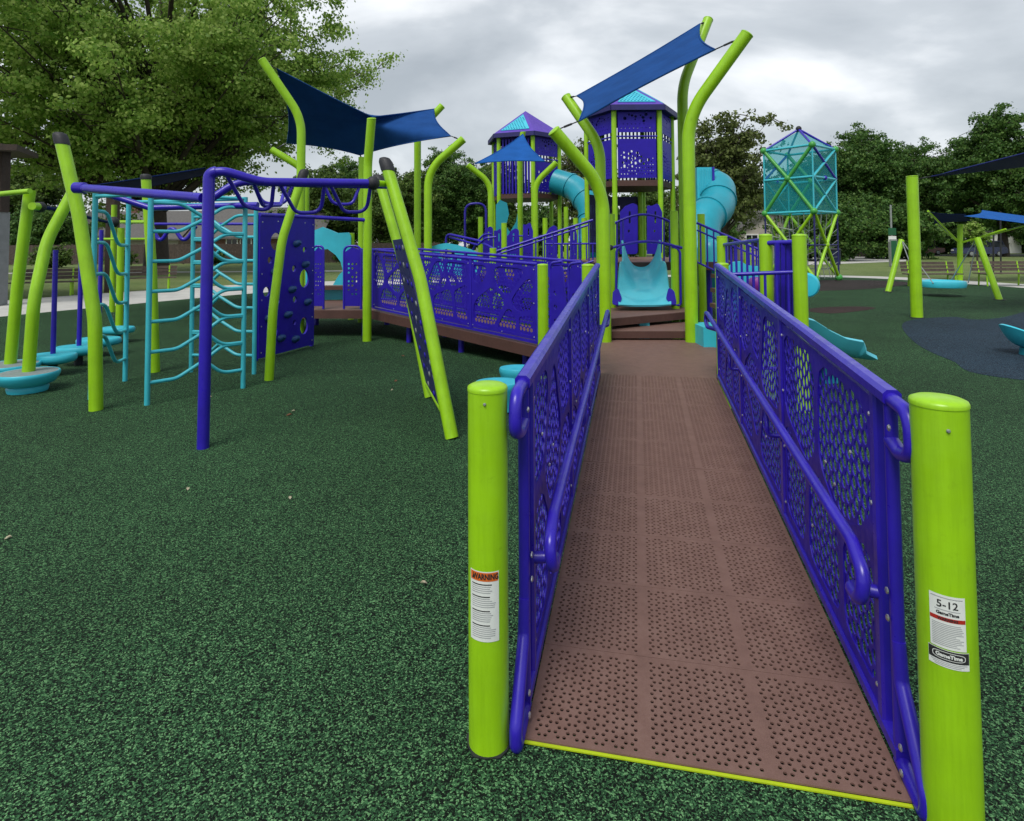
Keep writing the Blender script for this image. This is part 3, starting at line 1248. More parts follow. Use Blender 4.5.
def wavy_ladder(label, p0, p1, z0, z1, n, amp, rr=.019, phase=1, leafy=True):
    p0, p1 = V(p0), V(p1)
    t = thing('wavy_ladder', label, 'climbing ladder', (p0.x, p0.y, 0), 'turquoise wavy ladders')
    for p in (p0, p1):
        build(MB().tube([V((p.x, p.y, 0)), V((p.x, p.y, z1))], .026, 12), 'upright', 'turq_paint', t)
    def rung(pts):
        build(MB().tube(fillet(pts, .22, 8), rr, 10), 'wavy_rung', 'turq_paint', t, 50)
    for k in range(n):
        z = z0 + (z1 - .25 - z0) * k / (n - 1)
        a, b2 = V((p0.x, p0.y, z)), V((p1.x, p1.y, z))
        if not leafy:
            s = amp * phase
            rung([a, a.lerp(b2, .34), a.lerp(b2, .68) + UP * s, b2 + UP * s])
            continue
        if phase < 0:
            a, b2 = b2, a
        node = a.lerp(b2, .56)
        rung([a - UP * (amp * .5), a.lerp(b2, .28) - UP * (amp * .5), node])
        if k == n - 1:
            rung([a + UP * (amp * .5), a.lerp(b2, .30) + UP * (amp * .5), node])
        rung([node, a.lerp(b2, .76) + UP * (amp * .45), b2 + UP * (amp * .45)])
        rung([node, a.lerp(b2, .76) - UP * (amp * .55), b2 - UP * (amp * .55)])
    return t


q1, q2, q3, q4, q5 = gnd(147, 405), gnd(243, 388), gnd(254, 374), gnd(191, 372), gnd(125, 381)
q6 = at(93, 300, 6.25)
q6.z = 0
zl = zof(152, 194, q1.y)
wavy_ladder('nearest turquoise wavy climbing ladder, right behind the thick purple leg', q1, q2, .36, zl + .02, 6, .29)
wavy_ladder('far turquoise wavy climbing ladder of the frame, closest to the purple climbing wall', q4, q3, .36, zl - .03, 6, .27, phase=-1)
wavy_ladder('narrow turquoise wavy ladder facing sideways beside the tall black-capped lime post', q6, q5, .62, zl + .10, 5, -.36, leafy=False)
tf = thing('climber_top_frame', 'turquoise flat top frame of bars across the wavy ladders', 'climbing frame', (q1.x, q1.y, 0))
for a, c2 in ((q6, q1), (q5, q2), (q5, q4), (q1, q2), (q4, q3)):
    build(MB().tube([V((a.x, a.y, zl)), V((c2.x, c2.y, zl))], .02, 10), 'top_bar', 'turq_paint', tf)

# curved lime posts on the left
b = gnd(96, 410)
leaning_post('tall black-capped lime post leaning left in front of the turquoise ladders', [b, at(95, 320, b.y), at(79, 215, b.y + .05), at(62, 143, b.y + .1)], .06, True, 1.2)
p1 = gnd(30, 391)
leaning_post('lime post bending right that rises from the nearest turquoise dish', [at(28, 379, p1.y), at(34, 300, p1.y), at(47, 240, p1.y + .2), at(74, 190, p1.y + .4)], .06, False, 1.2)
p2 = gnd(8, 382)
leaning_post('straight lime post leaning slightly right near the left edge, in the second turquoise dish', [at(10, 368, p2.y), at(17, 290, p2.y), at(30, 190, p2.y)], .06, False, 1.0)
b = gnd(155, 372)
leaning_post('lime post with grey cap standing upright behind the turquoise ladders', [b, at(152, 270, b.y), at(146, 178, b.y)], .057, True, 1.0, cap_len=.07)
b = gnd(269, 380)
leaning_post('lime bow-shaped post with black cap in front of the purple climbing wall', [b, at(273, 310, b.y), at(282, 240, b.y + .1), at(302, 178, b.y + .25)], .052, True, 1.4)
b = gnd(119, 327)
post(119, 228, b.y, 'slim lime post far behind the turquoise ladders, nearer the benches', xy=(b.x, b.y), cap=False)
b2 = gnd(112, 312)
post(112, 205, b2.y, 'taller slim lime post far behind the ladders, beside the slim shorter one', xy=(b2.x, b2.y), cap=False)
lb_ = thing('lime_crossbar', 'two thin lime bars linking far posts behind the turquoise ladders', 'bar', at(120, 222, 11.5))
build(MB().tube([at(118, 222, b.y), at(150, 222, 11.0)], .035, 10), 'bar', 'lime_paint', lb_)
build(MB().tube([at(96, 239, 12.5), at(152, 239, 12.0)], .026, 10), 'bar', 'lime_paint', lb_)
ln = thing('lime_overhead_rail', 'lime rail with dark rubber joints running overhead at the left edge', 'rail', at(28, 192, 6.9))
build(MB().tube([at(-30, 197, 7.2), at(30, 191, 6.8)], .03, 10), 'rail_tube', 'lime_paint', ln)
build(MB().tube([at(35, 206, 6.9), at(60, 210, 7.8), at(98, 220, 9.5), at(112, 223, b.y)], .024, 8), 'cable', 'deep_navy_fabric', ln)
for (x, y, Y, r) in ((40, 207, 7.0, .06), (113, 222, 11.2, .10)):
    build(MB().lathe(at(x, y, Y), [(r * .4, -r), (r, -r * .5), (r, r * .5), (r * .4, r)], 14, (1, .3, 0)), 'joint', 'black_rubber', ln, 50)
build(MB().tube([at(32, 206, 6.85), at(40, 207, 7.0)], .045, 10), 'stub', 'lime_paint', ln)


# stepping dishes
def dish(px, py, Y, R, h, label, top='grey_top', pole=None):
    g = at(px, py, Y)
    x, y = g.x, g.y
    t = thing('stepping_dish', label, 'stepping dish', (x, y, 0), 'turquoise stepping dishes')
    build(MB().lathe((x, y, 0), [(R * .62, 0), (R * .66, h * .22), (R * .62, h * .3), (R * .85, h * .45), (R * .99, h * .8), (R, h * .93), (R * .965, h), (R * .93, h * .985)], 36), 'bowl', 'turq_plastic', t, 50)
    build(MB().lathe((x, y, h * .96), [(R * .925, 0), (R * .925, h * .03), (R * .5, h * .06)], 36), 'tread', top, t, 50)
    return t


dish(28, 380, p1.y, .29, .21, 'nearest turquoise dish with a grey top at the foot of the bent lime post')
dish(8, 370, p2.y, .31, .21, 'turquoise dish with a grey top cut off by the left edge of the photo')


def lens_step(px, py, R, label, pole_to=None, zt=.25):
    g = gnd(px, py, zt)
    t = thing('stepping_disc', label, 'stepping disc', (g.x, g.y, 0), 'turquoise stepping discs')
    build(MB().lathe((g.x, g.y, zt - .12), [(R * .5, 0), (R * .93, .03), (R, .06), (R, .10), (R * .95, .12), (R * .3, .125)], 30, sy=.75), 'disc', 'turq_plastic', t, 50)
    build(MB().tube([(g.x, g.y, 0), (g.x, g.y, zt - .1)], .05, 10), 'foot', 'black_rubber', t)
    if pole_to:
        zz = zof(pole_to[0], pole_to[1], g.y)
        build(MB().tube([(g.x, g.y, zt - .02), (g.x, g.y, zz)], .028, 10), 'pole', 'purple_paint', t)
    return t


lens_step(53, 354, .27, 'turquoise stepping disc with a purple pole, left of the two that have poles', (53, 250))
lens_step(79, 346, .29, 'turquoise stepping disc with a purple pole next to the black-capped lime post', (79, 242))
lens_step(99, 338, .30, 'turquoise stepping disc half hidden by the tall black-capped lime post', (100, 230))
lens_step(118, 327, .26, 'farthest turquoise stepping disc, behind the narrow ladder')
dish_ = lens_step
sw = thing('curved_rail', 'small purple wave-shaped rail seen behind the turquoise ladders', 'rail', gnd(180, 330))
build(MB().tube(fillet([at(152, 226, 9.5), at(160, 244, 9.5), at(172, 224, 9.5), at(184, 244, 9.5), at(196, 226, 9.5)], .2, 8), .03, 10), 'wave_tube', 'purple_paint', sw)
build(MB().tube([at(148, 224, 9.6), at(258, 224, 9.4)], .022, 8), 'straight_rail', 'purple_paint', sw)

# climbing wall
wb0, wb1 = gnd(257.5, 361), gnd(313, 346)
cw = thing('climbing_wall', 'purple climbing wall with round holes and dark blue hand holds', 'climbing wall', (wb0 + wb1) / 2)
w = (wb1 - wb0).length
e = (wb1 - wb0).normalized()
hz_ = 2.0
u_ = lambda fx, fy: (fx * w, fy * hz_)
holes = [circ(*u_(.28, .80), .13, 20), circ(*u_(.80, .52), .115, 20, .14), circ(*u_(.22, .17), .12, 20), circ(*u_(.80, .16), .10, 20, .13), circ(*u_(.17, .67), .05, 12), circ(*u_(.60, .60), .05, 12), circ(*u_(.80, .74), .045, 12), circ(*u_(.62, .37), .05, 12), circ(*u_(.30, .38), .06, 12), circ(*u_(.62, .20), .04, 10), circ(*u_(.12, .45), .07, 14)]
mb = MB().plate(rect(0, 0, w, hz_ - .03), holes, .03, wb0 + UP * .03, e, UP).use(1)
nrm = e.cross(UP)
for fx in (.04, .96):
    for q in range(6):
        bolt(mb, wb0 + e * (fx * w) + UP * (.1 + q * .36) + nrm * .016, nrm, .011)
for fx in (.3, .55, .8):
    bolt(mb, wb0 + e * (fx * w) + UP * (hz_ - .08) + nrm * .016, nrm, .011)
build(mb, 'wall_panel', ['purple_panel', 'steel'], cw, 30)
for (fx, fy) in ((.63, .80), (.80, .64), (.24, .60), (.55, .46), (.85, .35), (.48, .28), (.62, .09), (.15, .28), (.36, .12)):
    c0 = wb0 + e * (fx * w) + UP * (fy * hz_)
    pts = [c0 + nrm * .012, c0 + nrm * .05 + UP * .01, c0 + nrm * .085 + UP * .035]
    build(MB().tube(pts, [.075, .068, .035], 9, flat=.75), 'hand_hold', 'hold_blue', cw, 60)
build(MB().tube([wb0 + UP * hz_, wb1 + UP * (hz_ + .02), at(365, 220, 9.9)], .032, 10), 'top_bar', 'purple_paint', cw)
for wbx in (wb0, wb1):
    build(MB().bar(wbx - nrm * .03, wbx - nrm * .03 + UP * hz_, .05, .04, up=e), 'side_post', 'purple_paint', cw, 0)

# tilted climber on the right of the loop ladder
f0, f1 = gnd(452, 438), at(388, 170, 5.5)
g0 = gnd(430, 397)
shift = g0 - f0
tc_ = thing('tilted_climber', 'leaning climber of two lime posts with a dark blue studded board between them', 'climber', f0)
fm = f0.lerp(f1, .55) + V((.05, 0, .02))
fr_path = fillet([f0, fm, f1], 2.0, 10)
bk_path = [p + shift for p in fr_path]
build(MB().tube(fr_path, .055, 18), 'post', 'lime_paint', tc_, 50)
build(MB().tube(bk_path, .055, 18), 'post', 'lime_paint', tc_, 50)
for pth in (fr_path, bk_path):
    d = (pth[-1] - pth[-2]).normalized()
    build(MB().lathe(pth[-1] - d * .02, [(.062, 0), (.066, .03), (.064, .1), (.05, .135), (.03, .145)], 18, d), 'end_cap', 'black_rubber', tc_, 50)
pa, pb = f0.lerp(f1, .06), f0.lerp(f1, .72)
ey = (pb - pa).normalized()
ex = shift.normalized()
L1, L2 = shift.length, (pb - pa).length
rr = random.Random(9)
mb = MB().plate(rect(.055, 0, L1 - .055, L2), [circ(x, y, .035, 10) for x in (.3, .68, 1.05) for y in (.3, .75, 1.2, 1.5) if x < L1 - .1 and y < L2 - .1], .025, pa, ex, ey).use(1)
nb = ex.cross(ey)
if nb.dot(CAM - pa) < 0:
    nb = -nb
build(mb, 'board', 'dark_panel', tc_, 30)
for k in range(9):
    for xx in (.18, .55, .95):
        c0 = pa + ex * xx + ey * (L2 * (k + .5) / 9)
        for sgn in (1,):
            build(MB().lathe(c0 + nb * .012, [(.030, 0), (.026, .008), (.012, .012)], 9, nb), 'stud', 'galv' if (k + int(xx * 10)) % 3 == 0 else 'purple_panel', tc_, 60)
build(MB().tube([pa, pa + shift], .025, 10), 'crossbar', 'lime_paint', tc_)
build(MB().tube([at(373, 183, 5.35), at(385, 184, 5.5)], .03, 10), 'link_bar', 'lime_paint', tc_)

# two turquoise stepping pods beside the front ramp
for px, py, rr_, lab in ((498, 381, .22, 'turquoise stepping pod just behind the lime post with the warning sticker'), (518, 367, .20, 'turquoise stepping pod tucked against the front guardrail, beyond the other pod')):
    g = gnd(px, py, .28)
    t = thing('stepping_pod', lab, 'stepping pod', (g.x, g.y, 0), 'turquoise stepping pods')
    prof = circ(0, 0, rr_, 24)
    mb = MB()
    mb.lathe((g.x, g.y, .02), [(rr_ * .8, 0), (rr_ * .82, .12), (rr_ * .98, .2), (rr_, .235), (rr_ * .96, .255), (rr_ * .6, .262), (rr_ * .2, .25)], 28, sy=.85)
    build(mb, 'pod_top', 'turq_plastic', t, 50)
    build(MB().tube([(g.x, g.y, 0), (g.x, g.y, .1)], .06, 10), 'stem', 'galv', t)

# ------------------------------------------------------------------ shade sails and their poles
def bent_pole(label, pts, r=.084, fr=.9, grp='bent lime shade poles'):
    path = fillet(pts, fr, 12)
    t = thing('shade_pole', label, 'shade pole', path[0], grp)
    k = 2
    build(MB().tube(path, r, 22), 'shaft', 'lime_paint', t, 50)
    d = (path[-1] - path[-2]).normalized()
    build(MB().lathe(path[-1] - d * .004, [(r * 1.03, 0), (r * 1.03, .012), (r * .85, .022), (r * .3, .027)], 22, d), 'cap', 'lime_paint', t, 50)
    # sleeve joint low on the shaft
    zj = path[0].z + (path[1].z - path[0].z) * .72
    q = path[0].lerp(path[1], .72)
    build(MB().lathe(q, [(r * 1.015, 0), (r * 1.015, .02)], 22), 'sleeve_joint', 'lime_paint', t, 30)
    return t


def sail(name, label, corners, fabric_mat, tips=None, sag=.10, n=10, grp='shade sails', thick=.006, cable=True, centre=None):
    "tensioned shade sail: edges curve inwards, the middle relaxes to a saddle"
    C = [V(c) for c in corners]
    m = len(C)
    cen = sum(C, V((0, 0, 0))) / m
    if centre is not None:
        cen = V(centre)
    t = thing(name, label, 'shade sail', C[0], grp)
    edge = []
    for i in range(m):
        a, b = C[i], C[(i + 1) % m]
        for k in range(n):
            s = k / n
            p = a.lerp(b, s)
            p = p + (cen - p) * (4 * s * (1 - s)) * sag
            edge.append(p)
    rings = n
    N = len(edge)
    P = [[edge[k].lerp(cen, j / rings) for k in range(N)] for j in range(rings)]
    P.append([cen.copy()] * N)
    if centre is None:
        for _ in range(60):
            Q = [r[:] for r in P]
            for j in range(1, rings):
                for k in range(N):
                    Q[j][k] = (P[j - 1][k] + P[j + 1][k] + P[j][k - 1] + P[j][(k + 1) % N]) / 4
            c3 = sum(P[rings - 1], V((0, 0, 0))) / N
            Q[rings] = [c3] * N
            P = Q
    vs, fs = [], []
    for j in range(rings):
        vs += P[j]
    vs.append(P[rings][0])
    for j in range(rings - 1):
        for k in range(N):
            fs.append((j * N + k, j * N + (k + 1) % N, (j + 1) * N + (k + 1) % N, (j + 1) * N + k))
    for k in range(N):
        fs.append(((rings - 1) * N + k, (rings - 1) * N + (k + 1) % N, rings * N))
    nrm = (C[1] - C[0]).cross(C[2] - C[0]).normalized()
    if nrm.z < 0:
        nrm = -nrm
    K = len(vs)
    vs2 = vs + [p - nrm * thick for p in vs]
    fs2 = fs + [tuple(i + K for i in reversed(f)) for f in fs] + [((k + 1) % N, k, K + k, K + (k + 1) % N) for k in range(N)]
    build(MB().add(vs2, fs2), 'fabric', fabric_mat, t, 60)
    build(MB().tube(edge, .014, 6, closed=True), 'hem', fabric_mat, t, 60)
    if tips:
        for c, tp in zip(C, tips):
            if tp is not None:
                mb = MB().tube([c, tp], .009, 6).tube([c.lerp(tp, .3), c.lerp(tp, .6)], .015, 8)
                build(mb, 'turnbuckle', 'black_rubber', t, 40)
    return t


# right-hand high sail with four poles
P2b = V((xof(605, 7.98, 340), 7.98, .0))
P4b = V((xof(692, 7.92, 345), 7.92, .0))
P1b = V((xof(602, 9.6, 300), 9.6, 0))
P3b = V((xof(686, 9.7, 300), 9.7, 0))


def pole_pts(b, bendpx, tippx, Y, Yt):
    k = at(bendpx[0], bendpx[1], Y)
    return [b, V((b.x, b.y, k.z)), at(tippx[0], tippx[1], Yt)]


t2, t4 = at(554, 131, 7.7), at(745, 36, 7.6)
t1, t3 = at(566, 98, 9.9), at(706, 22, 10.1)
bent_pole('front left bent lime pole of the high blue sail, standing at the landing', pole_pts(P2b, (606, 188), (554, 131), 7.98, 7.7))
bent_pole('front right bent lime pole of the high blue sail, standing at the landing', pole_pts(P4b, (691, 116), (747, 34), 7.92, 7.6), fr=1.1)
bent_pole('rear left bent lime pole of the high blue sail, behind the front left one', pole_pts(P1b, (604, 146), (566, 97), 9.6, 9.9))
bent_pole('rear right bent lime pole of the high blue sail, behind the front right one', pole_pts(P3b, (684, 86), (708, 20), 9.7, 10.1), fr=1.1)
sail('shade_sail', 'high slanting blue shade sail strung between the four tallest bent poles', [at(579, 121, 7.9), at(715, 49.5, 7.8), at(700, 24, 9.9), at(577, 96, 9.7)], 'blue_fabric', [t2, t4, t3, t1], .10)

# left sail with five poles
pole_A = [gnd(299, 326), None, None]
Ya = 10.6
ba = V((xof(300, Ya, 280), Ya, 0))
bent_pole('bent lime pole behind the climbing wall reaching left to the top sail corner', [ba, V((ba.x, Ya, zof(302, 118, Ya))), at(262, 60, Ya - .2)], .075, 1.0)
Yb_ = 13.2
bb = V((xof(305, Yb_, 260), Yb_, 0))
bent_pole('low bent lime pole behind the tall one left of the dark sail', [bb, V((bb.x, Yb_, zof(305, 170, Yb_))), at(272, 150, Yb_ - .1)], .08, .5)
bc = gnd(367, 341)
tcz = at(371.5, 119, bc.y - .15)
bent_pole('straight lime shade pole standing in front of the left-hand ramp', [bc, V((bc.x, bc.y, zof(367, 165, bc.y))), tcz], .072, .8)
Yf = 12.4
bf = V((xof(361, Yf, 280), Yf, 0))
post(361, 157, Yf, 'slim tall lime post just behind the straight shade pole', xy=(bf.x, bf.y), cap=True, grp=None)
Ye = 12.0
be = V((xof(428, Ye, 250), Ye, 0))
bent_pole('bent lime pole leaning right at the right-hand corner of the left sail', [be, V((be.x, Ye, zof(429, 170, Ye))), at(463, 139.5, Ye - .1)], .080, .8)
Yd = 13.8
bd = V((xof(417.5, Yd, 250), Yd, 0))
bent_pole('slim bent lime pole behind the left sail, left of the one leaning right', [bd, V((bd.x, Yd, zof(418, 132, Yd))), at(442, 106, Yd)], .080, .6)
sail('shade_sail', 'twisted blue shade sail over the left-hand ramp, dark underneath', [at(277, 69, Ya - .1), at(372, 117, 12.2), at(434, 109, Yd), at(451, 136, Ye - .1), at(360, 155, Yf + .9), at(287, 143, Yb_)], 'blue_fabric', [at(263, 61, Ya - .2), None, at(441, 106.5, Yd), at(461, 140, Ye - .1), V((bf.x, bf.y, zof(361, 158, Yf))), at(274, 150, Yb_ - .1)], .07)

# small middle sail
Yg, Yh = 14.2, 16.2
b1 = V((xof(491, Yg, 250), Yg, 0))
b2 = V((xof(535.5, Yg, 250), Yg, 0))
b3 = V((xof(520.5, Yh, 250), Yh, 0))
bent_pole('bent lime pole at the left corner of the small triangular sail', [b1, V((b1.x, Yg, zof(491, 183, Yg))), at(468, 165.5, Yg - .1)], .07, .6)
bent_pole('bent lime pole at the right corner of the small triangular sail', [b2, V((b2.x, Yg, zof(535.5, 183, Yg))), at(556, 163, Yg - .1)], .07, .6)
bent_pole('straight lime pole under the peak of the small triangular sail', [b3, V((b3.x, Yh, zof(521, 150, Yh))), at(523, 132.5, Yh - .05)], .075, .4)
sail('shade_sail', 'small triangular blue shade sail in front of the left tower', [at(475, 163.5, Yg - .1), at(545, 161.5, Yg - .1), at(523, 134, Yh - .15)], 'bright_blue_fabric', [at(468, 165.5, Yg - .1), at(555, 163, Yg - .1), None], .16)
# dark sail far left and cut-off sail at the right edge
bw = gnd(52, 300)
sail('shade_sail', 'low navy shade sail behind the climbers on the left, seen edge on', [at(70, 189, 12), at(205, 168, 12.5), at(214, 173, 17), at(130, 191, 16)], 'deep_navy_fabric', None, .06)
sp1 = gnd(917, 318)
spst = thing('shade_pole', 'thick square-cut lime post carrying the corner of the right-hand navy sail', 'shade pole', sp1, 'straight lime shade poles')
ztp = zof(912, 176, sp1.y)
build(MB().tube([sp1, at(912, 177, sp1.y)], .110, 24), 'shaft', 'lime_paint', spst, 50)
build(MB().lathe(at(912, 176.6, sp1.y), [(.113, 0), (.105, .012)], 24), 'cap', 'lime_paint', spst, 30)
build(MB().lathe((sp1.x, sp1.y, 0), [(.13, 0), (.125, .02)], 24), 'base_ring', 'black_rubber', spst, 30)
sail('shade_sail', 'navy shade sail running out of the right edge, tied to the thick lime post', [at(931, 176.5, sp1.y), at(1120, 128, 11.5), at(1110, 158, 17.5)], 'navy_fabric', [at(917, 179, sp1.y), None, None], .04)

# ------------------------------------------------------------------ decks, steps and the short slide
def pxplate(px_pts, Y, t, holes=(), slope=0.0):
    "upright plate facing the camera: outline given as photo positions at distance Y"
    P = [at(x, y, Y) for x, y in px_pts]
    mb = MB()
    H = [[(p.x, p.z) for p in (at(x, y, Y) for x, y in h)] for h in holes]
    mb.plate([(p.x, p.z) for p in P], H, t, (0, Y, 0), (1, slope, 0), (0, 0, 1))
    return mb


def baluster_guard(label, p0, p1, h, n=6, lift=.06, name='baluster_rail', grp='purple baluster rails', mid=None):
    p0, p1 = V(p0), V(p1)
    t = thing(name, label, 'railing', p0, grp)
    build(MB().tube([p0 + UP * h, p1 + UP * h], .02, 10), 'top_rail', 'purple_paint', t)
    build(MB().tube([p0 + UP * lift, p1 + UP * lift], .016, 8), 'bottom_rail', 'purple_paint', t)
    for k in range(n):
        q = p0.lerp(p1, (k + .5) / n)
        build(MB().tube([q + UP * lift, q + UP * h], .0135, 8), 'baluster', 'purple_paint', t)
    if mid:
        build(MB().tube([p0 + UP * mid, p1 + UP * mid], .014, 8), 'middle_rail', 'purple_paint', t)
    return t


s1 = thing('transfer_step', 'lower brown step just above the landing, between the two front sail poles', 'step', (1.9, 8.3, .40))
slab('tread', [gnd(606, 331, .40), gnd(692, 331, .40), gnd(691, 322, .40), gnd(606, 322, .40)], .40, .04, 'brown_deck', s1, [0], .09)
a = gnd(646, 331, .40)
build(MB().box((a.x, a.y + .25, .36 - (.36 - LZ) / 2), (.14, .3, .36 - LZ)), 'support_block', 'turq_plastic', s1, 0)
s2 = thing('transfer_step', 'upper brown step at the foot of the short turquoise slide', 'step', (1.9, 8.8, .55))
slab('tread', [gnd(605, 319, .55), gnd(689, 311.5, .55), gnd(688, 303, .55), gnd(606, 303, .55)], .55, .04, 'brown_deck', s2, [0, 1], .10)
a = gnd(646, 316, .55)
build(MB().box((a.x, a.y + .25, .47), (.14, .3, .15)), 'support_block', 'turq_plastic', s2, 0)
for px, py in ((612, 312), (684, 309)):
    a = gnd(px, py, .55)
    build(MB().tube([(a.x, a.y, 0), (a.x, a.y, .51)], .045, 10), 'leg', 'lime_paint', s2)

# slide
rows = []
sl_b, sl_t = at(645, 305, 9.15), at(641, 266, 10.7)
sl = thing('wide_slide', 'short wide turquoise slide with wavy raised sides between purple arched rails', 'slide', sl_b)
nS, nC = 22, 18
for i in range(nS + 1):
    s = i / nS
    c0 = sl_b.lerp(sl_t, s)
    zz = sl_b.z + (sl_t.z - sl_b.z) * (s ** 1.25)
    if s < .12:
        zz += .0
    wd = .70 - .16 * s + .05 * math.sin(s * 7)
    hs = .05 + .42 * math.sin(min(1, s * 1.15) * PI / 2) ** 1.3 + .085 * math.sin(s * 16 + .6)
    if s < .1:
        hs *= s / .1 * .9 + .1
    bumpz = .020 * math.sin(s * 24)
    rows.append([V((c0.x + v * wd / 2 * (1 + .14 * abs(v) ** 3), c0.y, zz + bumpz * (1 - abs(v)) + hs * abs(v) ** 3.2)) for v in [2 * k / nC - 1 for k in range(nC + 1)]])
build(MB().grid(rows, .03), 'slide_bed', 'aqua_plastic', sl, 55)
for sx in (-1, 1):
    c0 = sl_b + V((sx * .36, .1, .03))
    pl = fillet([V((.02, 0, 0)), V((.13, 0, 0)), V((.11, .20, 0)), V((.03, .27, 0)), V((-.02, .1, 0)), V((.02, 0, 0))], .04, 4)[:-1]
    build(MB().plate([(sx * p.x, p.y) for p in pl] if sx > 0 else [(-p.x, p.y) for p in pl][::-1], [], .03, c0 + V((0, -.06, -.03)), (1, 0, 0), (0, .25, .97)), 'side_bracket', 'purple_panel', sl, 30)

a1 = thing('arched_rail', 'front purple arched rail with hooped ends over the short turquoise slide', 'railing', at(645, 305, 9.4), 'arched slide rails')
Ya1 = 9.45
build(MB().tube([at(611 + 71 * k / 14, 248 - 6.5 * math.sin(PI * k / 14), Ya1) for k in range(15)], .022, 10), 'arch_bar', 'purple_paint', a1)
for x0, x1 in ((616.5, 621), (680, 672)):
    build(MB().tube(fillet([at(x1, 304, Ya1), at(x0 - (x1 - x0) * .1, 306, Ya1), at(x0, 250, Ya1), at(x1, 246.5, Ya1)], .12, 6), .018, 10), 'end_hoop', 'purple_paint', a1)
build(MB().ball(at(610.5, 247.6, Ya1), .045), 'end_knob', 'black_rubber', a1, 60)
a2 = thing('arched_rail', 'rear purple arched rail above the top of the short turquoise slide', 'railing', at(645, 262, 10.9), 'arched slide rails')
Ya2 = 10.9
build(MB().tube([at(613 + 62 * k / 14, 224 - 9.5 * math.sin(PI * k / 14), Ya2) for k in range(15)], .022, 10), 'arch_bar', 'purple_paint', a2)
for x0 in (617, 670):
    build(MB().tube([at(x0, 222, Ya2), at(x0, 266, Ya2)], .018, 10), 'end_hoop', 'purple_paint', a2)
    build(MB().tube([at(x0 + (6 if x0 < 640 else -6), 220, Ya2), at(x0 + (6 if x0 < 640 else -6), 266, Ya2)], .016, 10), 'end_hoop', 'purple_paint', a2)
build(MB().ball(at(613, 224, Ya2), .045), 'end_knob', 'black_rubber', a2, 60)

ud = thing('upper_deck', 'brown upper deck behind the top of the short turquoise slide, under the right tower', 'deck', (2.6, 12, 1.2))
slab('deck_panel', [(1.5, 10.75), (4.0, 10.75), (4.4, 13), (3.6, 15.5), (2.4, 15.5), (1.2, 13)], 1.24, .05, 'brown_deck', ud, [0, 1, 5], .14)
for x, y in ((1.7, 11), (3.8, 11), (1.5, 13), (4.2, 13)):
    build(MB().tube([(x, y, 0), (x, y, 1.19)], .055, 10), 'leg', 'lime_paint', ud)

post(674, 211, 9.5, 'lime post right of the short turquoise slide, between two arched rails', cap=False)
post(611, 214, 9.7, 'lime post left of the short turquoise slide, squeezed beside the front sail pole', cap=False)
post(640, 172, 16.2, 'tall lime post in the dark middle behind the short turquoise slide', cap=False, r=.07)
post(600, 203, 10.6, 'lime post behind the front left pole of the high sail, beside the upper deck', cap=False)
post(701, 214, 10.4, 'lime post partly hidden behind the front right pole of the high sail', cap=False)
post(747, 240, 11.0, 'lime post behind the purple rails on the right, far end of the stair', cap=False)


def wing_panel(label, px0, px1, pyt, pyb, Y, flip=1, slots=True, grp='purple play panels'):
    w = px1 - px0
    pts = [(px0, pyb), (px1, pyb), (px1, pyt + (2 if flip > 0 else 9)), (px0 + w * .72, pyt), (px0 + w * .3, pyt + 3), (px0, pyt + (9 if flip > 0 else 2))]
    pts = [(p.x, p.y) for p in fillet([V((x, y, 0)) for x, y in pts] + [V((*pts[0], 0))], 3, 4)[:-1]]
    hs = []
    h = pyb - pyt
    if slots:
        hs.append([(px0 + w * .55 + dx, pyt + h * .28 + dy) for dx, dy in rrect(-w * .06, -h * .12, w * .06, h * .12, w * .05, 3)])
        hs.append([(px0 + w * .5 + w * .07 * math.cos(2 * PI * k / 8), pyt + h * .55 + w * .09 * math.sin(2 * PI * k / 8)) for k in range(8)])
        for q in range(3):
            hs.append([(px0 + w * (.3 + .2 * q) + w * .055 * math.cos(2 * PI * k / 7), pyt + h * .78 + w * .055 * math.sin(2 * PI * k / 7)) for k in range(7)])
    mb = pxplate(pts, Y, .03, hs)
    return solo(mb, 'play_screen', 'purple_panel', label, 'play panel', grp, smooth=30)


wing_panel('left purple wing panel behind the short turquoise slide', 620, 637.5, 203, 254, 12.2, 1)
wing_panel('right purple wing panel behind the short turquoise slide', 647, 662, 203, 254, 12.2, -1)

# stair on the right of the slide
st = thing('stair', 'short brown stair with dark risers right of the front right sail pole', 'stair', (3.2, 9.2, LZ))
for k in range(4):
    z = .48 + .2 * k
    y = 8.35 + .33 * k
    x = 2.88 + .12 * k
    build(MB().box((x + .45, y + .17, z - .03), (1.0, .34, .06)), 'tread', 'brown_deck', st, 0)
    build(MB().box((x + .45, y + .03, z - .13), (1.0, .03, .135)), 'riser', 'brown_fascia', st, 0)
a, b = at(700, 338, 7.9), at(716, 338, 7.4)
build(MB().box(((a.x + b.x) / 2 + .05, 7.75, .40), (.30, .5, .25)), 'base_box', 'turq_plastic', st, 0)
baluster_guard('sloping purple stair rails falling right behind the front right sail pole', at(697, 223, 9.9) - UP * .8, at(760, 250, 9.2) - UP * .8, .8, 9, .15, grp=None, mid=.68)
